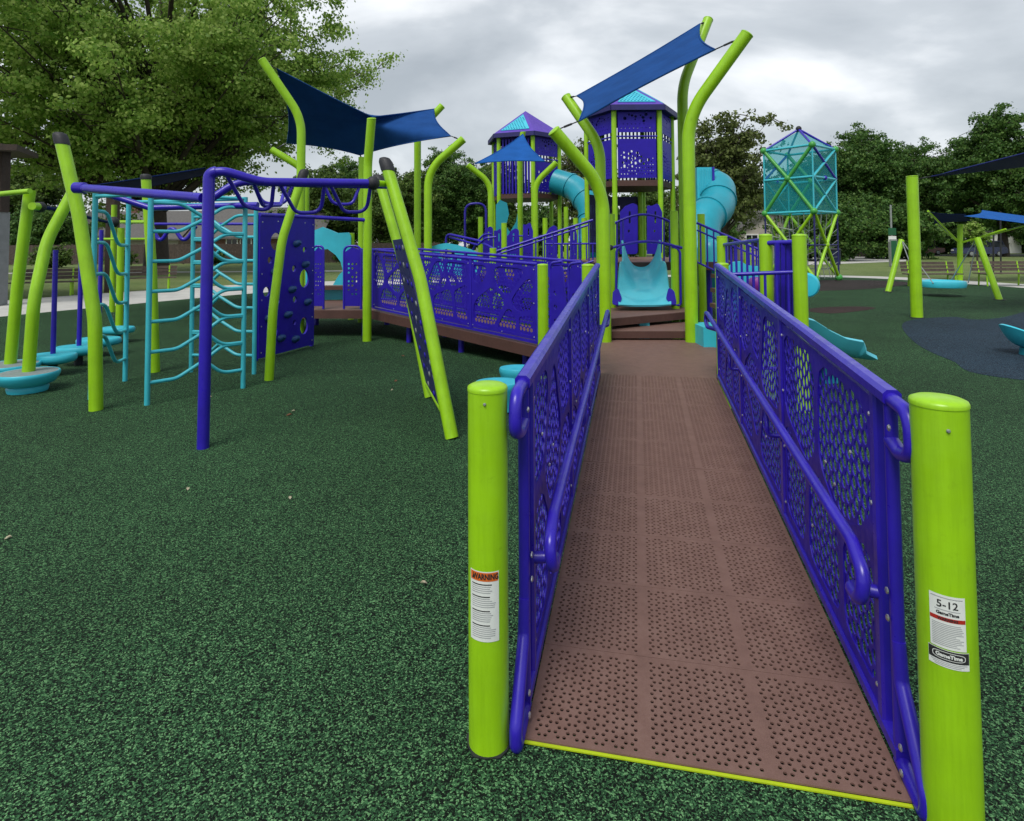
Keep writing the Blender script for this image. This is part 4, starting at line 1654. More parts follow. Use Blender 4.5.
# deck on the right and its rails
rd = thing('side_deck', 'small brown deck on the right of the landing where the low turquoise slide starts', 'deck', (2.9, 6.5, .5))
slab('deck_panel', [(2.5, 6.05), (2.86, 6.0), (3.0, 7.0), (2.62, 7.3)], .62, .05, 'brown_deck', rd, [0, 1, 3], .14)
for x, y in ((2.6, 6.2), (2.8, 6.15), (2.92, 6.9), (2.7, 7.1)):
    build(MB().tube([(x, y, 0), (x, y, .57)], .05, 10), 'leg', 'purple_paint', rd)
post(799, 234, 5.65, 'lime post right of the purple slatted gate, beside the low turquoise slide')
post(765.5, 234, 6.0, 'lime post left of the purple slatted gate, behind the ramp guardrail')
post(722, 236, 7.4, 'lime post between the front right sail pole and the purple balusters', cap=False)
pa_, pb_ = V((2.07, 5.85, LZ)), V((2.66, 5.68, LZ + .02))
baluster_guard('short purple baluster rail between the ramp guardrail end and the right-hand lime post', V((pa_.x, pa_.y, .30)), V((pb_.x, pb_.y, .33)), .96, 6)
q0, q1_ = at(724, 244, 7.35), at(762, 243.5, 6.1)
baluster_guard('purple baluster rail running from near the sail pole to the slatted gate', V((q0.x, q0.y, .55)), V((q1_.x, q1_.y, .60)), 1.0, 7)
sg = thing('slatted_gate', 'purple gate of upright slats between two lime posts', 'gate', at(784, 330, 5.9))
for k, px in enumerate((777, 782.5, 788, 793)):
    tp, bt = at(px, 243, 5.85), at(px, 330, 5.85)
    build(MB().bar(bt, tp, .04, .03, up=(0, 1, 0)), 'slat', 'purple_panel', sg, 0)
build(MB().tube([at(768, 243, 5.95), at(797, 242, 5.75)], .024, 10), 'top_rail', 'purple_paint', sg)
build(MB().tube([at(768, 328, 5.95), at(797, 328, 5.75)], .02, 10), 'bottom_rail', 'purple_paint', sg)
# activity panel with a magenta drum
ap = thing('activity_board', 'turquoise hump-topped activity panel with a magenta drum, behind the right balusters', 'activity panel', at(752, 320, 7.8))
build(pxplate([(728, 330), (728, 268), (733, 262), (740, 261), (746, 265), (756, 266), (768, 266), (772, 272), (772, 330), (762, 330), (762, 300), (738, 300), (738, 330)], 8.0, .06), 'panel_board', 'turq_plastic', ap, 30)
build(MB().lathe(at(757, 284, 7.75), [(.04, -.12), (.09, -.09), (.095, 0), (.09, .09), (.04, .12)], 18, (0, 1, 0)), 'drum', 'magenta_plastic', ap, 50)
hd = thing('bubble_disc', 'turquoise half disc peeking out right of the lime gate post', 'disc', at(808, 285, 7.2))
build(MB().lathe(at(806, 285, 7.2), [(.05, -.05), (.13, -.04), (.15, 0), (.13, .04), (.05, .05)], 24, (.5, 1, .1)), 'disc', 'turq_plastic', hd, 50)
build(MB().tube([at(806, 285, 7.25), at(790, 292, 7.3), at(788, 330, 7.3)], .03, 8), 'bracket', 'purple_paint', hd)

# low slide on the right
lo = thing('low_slide', 'low turquoise slide running out to the right over the green rubber', 'slide', at(850, 362, 7.0))
ctr = [at(772, 322, 6.45), at(792, 333, 6.5), at(808, 343, 6.6), at(825, 351, 6.7), at(842, 354, 6.8), at(854, 356, 6.9)]
ctr = fillet(ctr, .4, 5)
rows = []
for i, p in enumerate(ctr):
    d = (ctr[min(i + 1, len(ctr) - 1)] - ctr[max(i - 1, 0)])
    d.z = 0
    d.normalize()
    sd_ = V((-d.y, d.x, 0))
    s = i / (len(ctr) - 1)
    hh = .19 * (1 - max(0, s - .84) * 5.5)
    rows.append([p + sd_ * (v * .27) + UP * (hh * abs(v) ** 4 - .02) for v in [2 * k / 12 - 1 for k in range(13)]])
build(MB().grid(rows, .045), 'slide_bed', 'aqua_plastic', lo, 55)
e_ = ctr[-1]
build(MB().box((e_.x - .35, e_.y, max(.04, (e_.z - .05) / 2)), (.16, .3, max(.08, e_.z - .05))), 'foot', 'teal_plastic', lo, 0)

# spinner cup at the right edge
g = gnd(1030, 355)
cup = thing('spinner_seat', 'turquoise spinner cup cut off by the right edge of the photo', 'spinner', (g.x, g.y, 0))
rows = []
for i in range(9):
    r = .33 * (i / 8) ** .8
    rows.append([V((g.x + r * math.cos(a_) * 1.0, g.y + r * math.sin(a_), .10 + .16 * (i / 8) ** 3 + (.15 * (i / 8) ** 2 * max(0, math.cos(a_ - PI * .95)) ** 1.0))) for a_ in [2 * PI * k / 32 for k in range(33)]])
build(MB().grid(rows, .03), 'bowl', 'turq_plastic', cup, 60)
build(MB().lathe((g.x, g.y, 0), [(.12, 0), (.11, .1)], 18), 'foot', 'teal_plastic', cup, 40)

# ------------------------------------------------------------------ left deck with entry panels
ld = thing('left_deck', 'brown deck end of the left-hand ramp, behind the purple climbing wall', 'deck', (-3, 10.8, .3))
slab('deck_panel', [(LB.x - .006, LB.y + .004), (LBf.x - .006, LBf.y + .006), (-2.2, 12.2), (-4.3, 12.3), (-4.2, 10.45)], .465, .05, 'brown_deck', ld, [4], .14)
for x, y in ((-2.6, 10.6), (-3.9, 10.7), (-3.9, 12), (-2.5, 12)):
    build(MB().tube([(x, y, 0), (x, y, .41)], .05, 10), 'leg', 'purple_paint', ld)
bs_ = at(334, 287, 12.35)
build(MB().box((bs_.x, 12.2, bs_.z), (1.3, .35, .07)), 'bench_step', 'brown_fascia', ld, 0)
build(MB().box((bs_.x, 12.34, (bs_.z + .43) / 2), (1.25, .04, bs_.z - .47 - .04)), 'kick_panel', 'turq_plastic', ld, 0)
for (x0, x1, lab) in ((313, 323.5, 'left purple entry panel on the deck beside the climbing wall'), (344, 361, 'right purple entry panel on the deck, next to the straight shade pole')):
    Y = 10.42
    t = thing('entry_screen', lab, 'entry panel', at((x0 + x1) / 2, 308, Y), 'purple entry panels')
    w = x1 - x0
    fl = x0 > 330
    hs = []
    for i in range(3):
        for j in range(8):
            if (i + j) % 4 != 3:
                hs.append([(x0 + w * (.28 + .22 * i) + w * .07 * math.cos(2 * PI * k / 7), 264 + j * 4.3 + w * .07 * math.sin(2 * PI * k / 7)) for k in range(7)])
    build(pxplate([(x0 + 1, 306), (x1 - 1, 306), (x1 - 1, 250), (x0 + w * .5, 247), (x0 + 1, 252)], Y, .025, hs), 'panel_board', 'purple_panel', t, 30)
    build(MB().tube(fillet([at(x0, 309, Y), at(x0, 246, Y), at(x1, 246, Y), at(x1, 309, Y)], .12, 6), .02, 10), 'frame_tube', 'purple_paint', t)
tp_ = thing('play_arch', 'turquoise arch panel with a cut-out on the deck behind the climbing wall', 'play panel', at(334, 300, 12.7))
build(pxplate([(306, 304), (306, 234), (313, 231), (323, 227), (331, 230), (338, 233), (349, 232.5), (351, 236), (351, 304), (343, 304), (343.5, 272), (341, 262), (336, 255), (328, 249), (320, 250), (314, 256), (312, 262), (312, 304)], 12.75, .06), 'panel_board', 'turq_plastic', tp_, 30)
build(pxplate([(333, 285), (339, 275), (343, 271), (343, 285)], 12.7, .03), 'corner_gusset', 'turq_plastic', tp_, 30)
post(351.5, 233, 12.85, 'lime post at the right edge of the turquoise arch panel', cap=False)
baluster_guard('purple baluster rail behind the straight shade pole at the deck corner', V((xof(352, 12.5), 12.5, .465)), V((LBf.x, LBf.y, .465)), 1.03, 9)

# turquoise hump behind the far guardrail, rail loops, mid deck
hp = thing('hump_screen', 'turquoise hump-shaped panel peeking over the left-hand ramp guardrails', 'play panel', at(450, 262, 12.2))
build(pxplate([(420, 275), (421, 253), (427, 248), (440, 244), (447, 243), (458, 245), (470, 249), (477, 252), (477, 275)], 12.2, .06, [[(447 + 8 * math.cos(2 * PI * k / 12), 254 + 5 * math.sin(2 * PI * k / 12)) for k in range(12)]]), 'panel_board', 'turq_plastic', hp, 30)
build(MB().tube([(xof(424, 12.2), 12.25, 0), (xof(424, 12.2), 12.25, 1.2)], .05, 8).tube([(xof(473, 12.2), 12.25, 0), (xof(473, 12.2), 12.25, 1.2)], .05, 8), 'leg', 'purple_paint', hp)
hr_ = thing('handrail', 'purple looped double handrail left of the lime posts behind the left-hand ramp', 'railing', at(446, 262, 12.4))
build(MB().tube(fillet([at(446, 275, 12.6), at(446, 233.5, 12.6), at(478, 240.5, 12.2), at(500, 252, 11.8)], .12, 6), .025, 10), 'rail_tube', 'purple_paint', hr_)
build(MB().tube(fillet([at(449, 237, 12.6), at(478, 245, 12.2), at(486, 238, 12.0), at(496, 237, 12.0)], .12, 6), .022, 10), 'rail_tube', 'purple_paint', hr_)
build(MB().tube(fillet([at(470, 256, 12.4), at(476, 243, 12.3), at(484, 234.5, 12.2), at(492, 234, 12.1)], .2, 6), .022, 10), 'rail_tube', 'purple_paint', hr_)
hoop = thing('hoop_rail', 'dark purple upright hoop in front of the trees, left of the left tower', 'railing', at(475, 250, 14.5))
build(MB().tube(fillet([at(465, 258, 14.6), at(465, 204, 14.6), at(486, 203, 14.6), at(486, 258, 14.6)], .22, 6), .028, 10), 'hoop_tube', 'purple_paint', hoop)

md = thing('middle_deck', 'brown middle deck under the purple panels, in front of the left tower', 'deck', (.6, 14, .8))
slab('deck_panel', [(-1.0, 12.8), (1.35, 12.0), (1.7, 15.5), (-.6, 17)], .92, .05, 'brown_deck', md, [0, 3], .14)
for x, y in ((-.8, 13.1), (1.2, 12.4), (1.4, 15), (-.5, 16)):
    build(MB().tube([(x, y, 0), (x, y, .86)], .05, 10), 'leg', 'purple_paint', md)
ur = thing('upper_rail', 'long purple double rail climbing to the right in front of the left tower', 'railing', at(500, 262, 11.2))
ua, ub = at(488, 254, 11.2), at(593, 220, 11.0)
build(MB().tube([ua, ub], .024, 10), 'top_rail', 'purple_paint', ur)
build(MB().tube([ua - UP * .07 + V((0, .6, 0)), ub - UP * .07 + V((0, .6, 0))], .02, 10), 'second_rail', 'purple_paint', ur)
build(MB().tube([ua - UP * .75, ub - UP * .75], .02, 10), 'bottom_rail', 'purple_paint', ur)
for k in range(12):
    q = ua.lerp(ub, (k + .5) / 12)
    if k > 4:
        build(MB().tube([q, q - UP * .75], .013, 8), 'baluster', 'purple_paint', ur)
for (px, py, Y, lab) in ((480.5, 217, 14.2, 'lime post left of the purple panels, under the small triangular sail'), (504, 223, 12.8, 'lime post in front of the purple panels, below the left tower'), (493, 248, 10.6, 'short lime post end showing above the guardrail where the long double rail starts'),
                         (545, 218, 14.2, 'thin lime post right of the small sail, below the left tower'), (566, 207, 15.2, 'tallest of the thin lime posts between the left tower and the high sail'), (575.5, 218, 14.6, 'thin lime post just below the end of the left tube slide'), (584, 218, 13.0, 'lime post crossed by the upper end of the long double rail')):
    post(px, py, Y, lab, cap=False, r=.06)
for (x0, x1, yt, Y, fl, lab) in ((483, 493, 226, 13.6, 1, 'purple play panel right of the leftmost lime post under the small sail'), (494, 503, 228, 13.4, -1, 'narrow purple play panel directly left of the lime post in front of the left tower'), (507, 519, 228, 13.4, 1, 'purple play panel between the lime post and the small sail middle pole'),
                              (523, 533, 222, 13.8, -1, 'purple play panel right of the small sail middle pole'), (546, 557, 225, 13.6, 1, 'purple play panel under the right side of the left tower'), (570, 577, 226, 13.2, -1, 'narrow purple play panel beside the foot of the left tube slide')):
    wing_panel(lab, x0, x1, yt, 262, Y, fl)
for x0, x1, y, Y, lab in ((507, 545, 236, 14.4, 'upper thin purple bar rail behind the play panels, below the left tower'), (545, 596, 244, 12.6, 'purple balusters between the long double rail and the front left sail pole')):
    a, b = at(x0, y, Y), at(x1, y, Y)
    baluster_guard(lab, V((a.x, a.y, .95)), V((b.x, b.y, .95)), a.z - .95, 8)
tz = thing('tunnel_screen', 'teal curved panel standing under the left tower', 'play panel', at(507, 250, 16.8))
build(pxplate([(496, 262), (496, 205), (500, 200), (507, 203), (509, 214), (506, 226), (510, 232), (516, 222), (518, 210), (519, 262)], 16.9, .08), 'panel_board', 'teal_plastic', tz, 30)


# ------------------------------------------------------------------ towers
def tower(label, c, R, rot, zf, ze, za, facing, lite, seed, base_panels=()):
    c = V(c)
    t = thing('play_tower', label, 'play tower', c, 'six-sided play towers')
    A = [rot + PI / 3 * k for k in range(6)]
    Vx = [c + V((R * math.cos(a), R * math.sin(a), 0)) for a in A]
    for p in Vx:
        build(MB().tube([p, p + UP * (ze - .04)], .0635, 14), 'leg', 'lime_paint', t)
    fl = [(p.x, p.y, zf) for p in Vx] + [(p.x, p.y, zf - .14) for p in Vx]
    build(MB().add(fl, [tuple(range(6)), tuple(range(11, 5, -1))] + [(k, k + 6, (k + 1) % 6 + 6, (k + 1) % 6) for k in range(6)]), 'floor', 'brown_fascia', t, 0)
    rr = random.Random(seed)
    for k in range(6):
        a, b = Vx[k], Vx[(k + 1) % 6]
        e = (b - a).normalized()
        w = (b - a).length - .18
        kind = facing[k]
        if kind == 'open':
            continue
        out = e.cross(UP)
        def panel(z0, h, dens, cluster, wave):
            hs = []
            if cluster:
                for _ in range(60):
                    x, y = rr.gauss(w * cluster[0], w * .16), rr.gauss(h * cluster[1], h * .10)
                    r = rr.uniform(.018, .045)
                    if .06 < x < w - .06 and .06 < y < h - .06 and all(math.hypot(x - q[0], y - q[1]) > r + q[2] + .012 for q in hs):
                        hs.append((x, y, r))
            n = int(dens)
            for i in range(n):
                for j in range(int(n * h / w)):
                    x, y = .06 + (w - .12) * (i + .5 * (j % 2) + .25) / n, .06 + (h - .12) * (j + .5) / max(1, int(n * h / w))
                    if y < h * (.62 + .1 * math.sin(x * 6)) * wave and x < w - .06 and all(math.hypot(x - q[0], y - q[1]) > .014 + q[2] + .012 for q in hs):
                        hs.append((x, y, .014))
            return MB().plate(rect(0, 0, w, h), [circ(x, y, r, 7) for x, y, r in hs], .02, a + e * .09 + UP * z0, e, UP)
        if kind in ('wall', 'low'):
            build(panel(zf + .05, .95, 11, (.35, .5), 1.0), 'guard_panel', 'purple_panel', t, 0)
            build(MB().tube([a + UP * (zf + 1.06), b + UP * (zf + 1.06)], .02, 8), 'rail', 'purple_paint', t)
        if kind == 'wall':
            build(panel(zf + 1.16, ze - zf - 1.28, 8, (.55, .85), .75), 'upper_panel', 'purple_panel', t, 0)
        if kind == 'slats':
            mb = MB()
            for q in range(9):
                p = a + e * (.09 + w * (q + .5) / 9)
                build(MB().bar(p + UP * zf, p + UP * (ze - .15), .03, .045, up=e), 'slat', 'purple_panel', t, 0)
        if k in base_panels:
            build(MB().plate(rect(0, 0, w, 1.5), [rrect(x, .2 + y, x + .05, .45 + y, .02, 3) for x in (w * .2, w * .4, w * .6, w * .8) for y in (0, .4, .8)], .02, a + e * .09 + UP * (zf - 1.75), e, UP), 'lower_panel', 'dark_panel', t, 0)
    Re = R * 1.16
    E = [c + V((Re * math.cos(a), Re * math.sin(a), 0)) for a in A]
    mb = MB()
    for k in range(6):
        a, b = E[k], E[(k + 1) % 6]
        mb.bar(a + UP * (ze - .04), b + UP * (ze - .04), .05, .13)
    build(mb, 'eave_band', 'dark_panel', t, 0)
    apex = c + UP * za
    for k in range(6):
        a, b = E[k] + UP * (ze + .03), E[(k + 1) % 6] + UP * (ze + .03)
        n = (b - a).cross(apex - a).normalized()
        tri = [a, b, apex, a - n * .03, b - n * .03, apex - n * .03]
        rp = build(MB().add(tri, [(0, 1, 2), (5, 4, 3), (0, 3, 4, 1), (1, 4, 5, 2), (2, 5, 3, 0)]), 'roof_panel', 'lilac_roof', t, 0)
        if k in lite:
            m = (a + b + apex) / 3
            q = [m + (p - m) * .72 + n * .012 for p in (a, b, apex)]
            ex = (q[1] - q[0]).normalized()
            ey = n.cross(ex)
            o2 = [((p - q[0]).dot(ex), (p - q[0]).dot(ey)) for p in q]
            hs = []
            for i in range(14):
                for j in range(10):
                    x, y = (i + .5 * (j % 2)) * .085, .06 + j * .09
                    f = y / max(1e-6, o2[2][1])
                    if f < .85 and o2[2][0] * f + .05 < x < o2[1][0] + (o2[2][0] - o2[1][0]) * f - .05:
                        hs.append(circ(x, y, .026, 6))
            build(MB().plate(o2, hs, .02, q[0], ex, ey), 'skylight', 'turq_plastic', rp, 0)
    return t


t2c = V(((xof(616, 14.4) + xof(661, 14.4)) / 2, 15.35, 0))
tower('right-hand six-sided purple tower behind the short turquoise slide, nearer of the two', t2c, 1.10, PI / 6 + PI / 6, zof(640, 180, 14.4), zof(640, 107, 14.4), zof(654, 84, 15.3), {0: 'slats', 1: 'wall', 2: 'wall', 3: 'wall', 4: 'wall', 5: 'slats'}, (3, 4), 3, (0, 1))
t1c = V((xof(526.5, 18.9), 19.0, 0))
tower('left-hand six-sided purple tower behind the small triangular sail, farther of the two', t1c, 1.10, math.radians(40) - PI / 3, zof(526, 194, 18.3), zof(526, 135, 18.3), zof(533, 111, 19), {0: 'low', 1: 'slats', 2: 'slats', 3: 'slats', 4: 'slats', 5: 'wall'}, (4,), 8, ())


def tube_slide(label, pts, r, rings, hood=None):
    path = fillet(pts, 1.1, 9)
    t = thing('tube_slide', label, 'tube slide', (path[-1].x, path[-1].y, 0), 'turquoise tube slides')
    build(MB().tube(path, r, 26), 'tube', 'teal_plastic', t, 60)
    for k in rings:
        p, q = along(path, k), along(path, k + .012)
        d = (q - p).normalized()
        build(MB().lathe(p, [(r * 1.0, -.03), (r * 1.07, -.025), (r * 1.07, .025), (r * 1.0, .03)], 26, d), 'seam_flange', 'teal_plastic', t, 30)
    if hood:
        hood(t)
    return t


def hood2(t):
    x0, x1, Y = 697, 709, 14.7
    mb = MB()
    a, b = at(x0, 216, Y), at(x1, 168, Y)
    cxh, czh = (a.x + b.x) / 2, (a.z + b.z) / 2
    build(MB().box((cxh, Y + .3, czh), (b.x - a.x + .05, .9, b.z - a.z)), 'hood', 'turq_plastic', t, 0)
    for k in range(5):
        x = a.x + (b.x - a.x) * (k + .5) / 5
        build(MB().bar((x, Y - .16, a.z + .05), (x, Y - .16, b.z - .05), .02, .03, up=(0, 1, 0)), 'hood_rib', 'turq_plastic', t, 0)
    build(MB().bar((b.x + .04, Y - .18, a.z - .25), (b.x + .04, Y - .18, b.z), .05, .05, up=(0, 1, 0)), 'hood_edge', 'purple_paint', t, 0)


tube_slide('turquoise tube slide bulging out right of the nearer tower', [at(692, 184, 15.2), at(719, 186, 15.0), at(717, 208, 14.2), at(701, 220, 13.6), at(701, 262, 13.2), at(716, 275, 12.6)], .41, (.12, .30, .50), hood2)
tube_slide('turquoise tube slide dropping to the right of the farther tower', [at(555, 181, 18.4), at(575, 187, 18.1), at(592, 208, 17.4), at(591, 240, 16.9), at(584, 255, 16)], .38, (.14, .34, .55))
sb = thing('bubble_dome', 'pale blue domed bubble panel low behind the right stair rails', 'bubble panel', at(709, 264, 11))
build(MB().lathe(at(709, 262, 11.0), [(.20, .0), (.20, .25), (.16, .36), (.08, .42)], 20), 'dome', 'turq_plastic', sb, 60)
build(MB().tube([at(709, 264, 11.0), V((at(709, 264, 11).x, 11.0, 0))], .05, 8), 'leg', 'purple_paint', sb)

# ------------------------------------------------------------------ net tower
Yn = 25.4
Fn = V((xof(815, 24.0), 24.0, 0))
sq = [Fn + V((-1.277, 1.614, 0)), Fn, Fn + V((1.614, 1.277, 0)), Fn + V((.337, 2.891, 0))]
c = (sq[0] + sq[2]) / 2
sq = [p - c for p in sq]
zt, zm, zl_, zb = zof(803, 150, Yn), zof(803, 180, Yn), zof(803, 213, Yn), .12
nz_ = zof(803, 245, Yn)
ntw = thing('net_tower', 'tall climbing tower of green and blue tubes wrapped in turquoise netting', 'climbing tower', c)
L = lambda k, z: c + sq[k % 4] + UP * z
Mid = lambda k, z: c + (sq[k % 4] + sq[(k + 1) % 4]) / 2 + UP * z


def ntube(p, q, r, mat, nm='tube'):
    build(MB().tube([p, q], r, 10), nm, mat, ntw)


lime2 = 'lime_paint'
for k in range(4):
    main = k in (0, 2)
    mm = 'green_paint' if main else 'turq_paint'
    rt = .075 if main else .05
    mid_node = Mid(k, zm)
    for kk in (k, k + 1):
        if main:
            ntube(L(kk, zt), mid_node, rt, mm)
            ntube(L(kk, zl_), mid_node, rt, mm)
        else:
            ntube(L(kk, zt), L(k + 1 if kk == k else k, zm), .055, 'purple_paint' if kk == k else 'turq_paint')
            ntube(L(kk, zl_), L(k + 1 if kk == k else k, zm), .05, 'turq_paint')
    for z, m in ((zt, 'turq_paint'), (zm, 'turq_paint'), (zl_, 'turq_paint')):
        ntube(L(k, z), L(k + 1, z), .05, m, 'ring_bar')
    ntube(L(k, zt), c + UP * zof(800, 129, Yn), .045, 'purple_paint', 'peak_bar')
    ntube(L(k, zl_), L(k, zt), .035, 'turq_paint', 'corner_bar')
    # lower cage
    node = Mid(k, nz_)
    mm2 = lime2
    for kk in (k, k + 1):
        ntube(L(kk, zl_), node, .065, mm2)
        ntube(L(kk, zb), node, .065, mm2)
    ntube(L(k, zb), L(k, zl_), .035, 'dark_panel', 'corner_bar')
    ntube(L(k, nz_), L(k + 1, nz_), .03, 'dark_panel', 'ring_bar')
    q = [L(k, zl_), L(k + 1, zl_), L(k + 1, zt), L(k, zt)]
    build(MB().add(q, [(0, 1, 2, 3)]), 'net_panel', 'turq_net', ntw, 0)
    q = [L(k, zt + .02), L(k + 1, zt + .02), c + UP * (zof(800, 131, Yn))]
    build(MB().add(q, [(0, 1, 2)]), 'net_roof', 'turq_net', ntw, 0)
    for z, r in ((zt, .14), (zl_, .14), (zb, .15)):
        build(MB().ball(L(k, z), r), 'ball_joint', 'green_paint', ntw, 60)
    build(MB().ball(mid_node, .14 if main else .1), 'ball_joint', 'green_paint' if main else 'purple_paint', ntw, 60)
    build(MB().ball(node, .12), 'ball_joint', lime2, ntw, 60)
build(MB().ball(c + UP * zof(800, 128.5, Yn), .12), 'peak_knob', 'black_rubber', ntw, 60)
mb = MB()
rr = random.Random(2)
for k in range(4):
    for j in range(5):
        z = zb + .4 + (zl_ - zb - .4) * j / 5
        a, b = L(k, z), L(k + 1, z + .25)
        mb.tube([a, a.lerp(b, .5) - UP * .12 + (c - a) * .12, b], .014, 5)
    for j in range(4):
        a, b = L(k, zb).lerp(L(k + 1, zb), (j + .5) / 4), L(k, zl_).lerp(L(k + 1, zl_), (j + .2) / 4)
        mb.tube([a, a.lerp(b, .5) + (c - a) * .15, b], .014, 5)
build(mb, 'rope_net', 'galv', ntw, 0)

# ------------------------------------------------------------------ basket swing and umbrella shade
l0, l1 = gnd(888, 292), gnd(999.5, 300)
sw_ = thing('disc_swing', 'turquoise disc swing hanging between two leaning lime legs', 'swing', (l0 + l1) / 2)
tl, tr = at(901.5, 240, l0.y + .3), at(977, 238, l1.y + .6)
build(MB().tube([l0, tl], .085, 16), 'leg', 'lime_paint', sw_)
build(MB().tube([l1, tr], .08, 16), 'leg', 'lime_paint', sw_)
dc = at(942, 283.5, 17.6)
build(MB().lathe(dc, [(.42, -.12), (.57, -.10), (.60, 0), (.58, .07), (.50, .09), (.45, .04)], 30), 'disc_seat', 'turq_plastic', sw_, 50)
for tp, sx in ((tl, -1), (tr, 1)):
    for dy in (-.35, .35):
        build(MB().tube([tp, dc + V((sx * .5, dy, .03))], .014, 6), 'hanging_rope', 'galv', sw_)
for p in (l0, l1):
    build(MB().lathe((p.x, p.y, 0), [(.14, 0), (.135, .02)], 16), 'base_ring', 'black_rubber', sw_, 30)
ub_ = gnd(960, 281)
um = thing('umbrella_shade', 'blue four-sided umbrella shade on a lime post near the benches', 'shade umbrella', ub_)
zt_ = zof(960, 222, ub_.y)
build(MB().tube([ub_, at(960, 224, ub_.y)], .10, 18), 'post', 'lime_paint', um)
Yu = ub_.y
hubp = at(960, 243, Yu)
cs = [at(928, 211, Yu - 1.8), at(1010, 226, Yu - 2.4), at(1040, 219, Yu + 1.5), at(935, 222, Yu + 2.2)]
pk = at(983, 210.5, Yu)
for p in (at(928, 211, Yu - 1.2), at(1006, 229, Yu - 1.5), at(1046, 220, Yu + 1.2), at(936, 224, Yu + 2.0)):
    build(MB().tube([hubp, p], .035, 10), 'arm', 'lime_paint', um)


def canopy(cs4, mat):
    "four-cornered fabric patch with inward curved edges"
    a, b, c3, d = [V(p) for p in cs4]
    mid = (a + b + c3 + d) / 4
    rows = []
    for j in range(11):
        v = j / 10
        row = []
        for i in range(11):
            u = i / 10
            p = a.lerp(b, u).lerp(d.lerp(c3, u), v)
            k = max(math.sin(PI * u) * abs(2 * v - 1) ** 2, math.sin(PI * v) * abs(2 * u - 1) ** 2)
            row.append(p + (mid - p) * .14 * k)
        rows.append(row)
    build(MB().grid(rows, .008), 'canopy_panel', mat, um, 60)


canopy([at(929, 212, Yu - 1.2), at(966, 214, Yu - 1.5), at(972, 221, Yu + 1.0), at(934, 224, Yu + 2.0)], 'deep_navy_fabric')  # canopy's shaded underside, its shade put into a darker navy fabric
canopy([at(964, 216, Yu - 1.5), at(1050, 227, Yu - 1.6), at(1062, 220, Yu + 2.2), at(982, 210, Yu + 1.0)], 'bright_blue_fabric')  # lit side of the same canopy, its light put into a brighter blue

# ------------------------------------------------------------------ trees
def leaf_mesh(name, centres, spread, per, size, rng, mat, flat=.6, outward=None):
    C = np.repeat(np.asarray(centres), per, axis=0)
    S = np.repeat(np.asarray(spread), per)[:, None]
    n = len(C)
    P = C + rng.normal(size=(n, 3)) * S * np.array([1, 1, flat])
    # leaves of a clump face outwards and up, so each clump shades as a rounded bunch
    nrm = (P - C) / S + rng.normal(size=(n, 3)) * .75
    nrm[:, 2] += .55
    nrm /= np.linalg.norm(nrm, axis=1)[:, None]
    a = rng.normal(size=(n, 3))
    a[:, 2] -= .4
    a -= nrm * (a * nrm).sum(1)[:, None]
    a /= np.linalg.norm(a, axis=1)[:, None]
    b = np.cross(nrm, a)
    l = size * rng.uniform(.6, 1.25, size=(n, 1))
    w = l * rng.uniform(.30, .46, size=(n, 1))
    v = np.empty((n, 6, 3), np.float32)
    v[:, 0] = P - a * l * .5
    v[:, 1] = P - a * l * .12 + b * w + nrm * w * .25
    v[:, 2] = P + a * l * .2 + b * w * .8 + nrm * w * .2
    v[:, 3] = P + a * l * .55 - nrm * l * .1
    v[:, 4] = P + a * l * .2 - b * w * .8 + nrm * w * .2
    v[:, 5] = P - a * l * .12 - b * w + nrm * w * .25
    me = bpy.data.meshes.new(name)
    me.vertices.add(n * 6)
    me.vertices.foreach_set('co', v.ravel())
    me.loops.add(n * 6)
    me.loops.foreach_set('vertex_index', np.arange(n * 6, dtype=np.int32))
    me.polygons.add(n)
    me.polygons.foreach_set('loop_start', np.arange(0, n * 6, 6, dtype=np.int32))
    me.polygons.foreach_set('loop_total', np.full(n, 6, np.int32))
    me.materials.append(M[mat])
    me.update()
    me.validate()
    return me


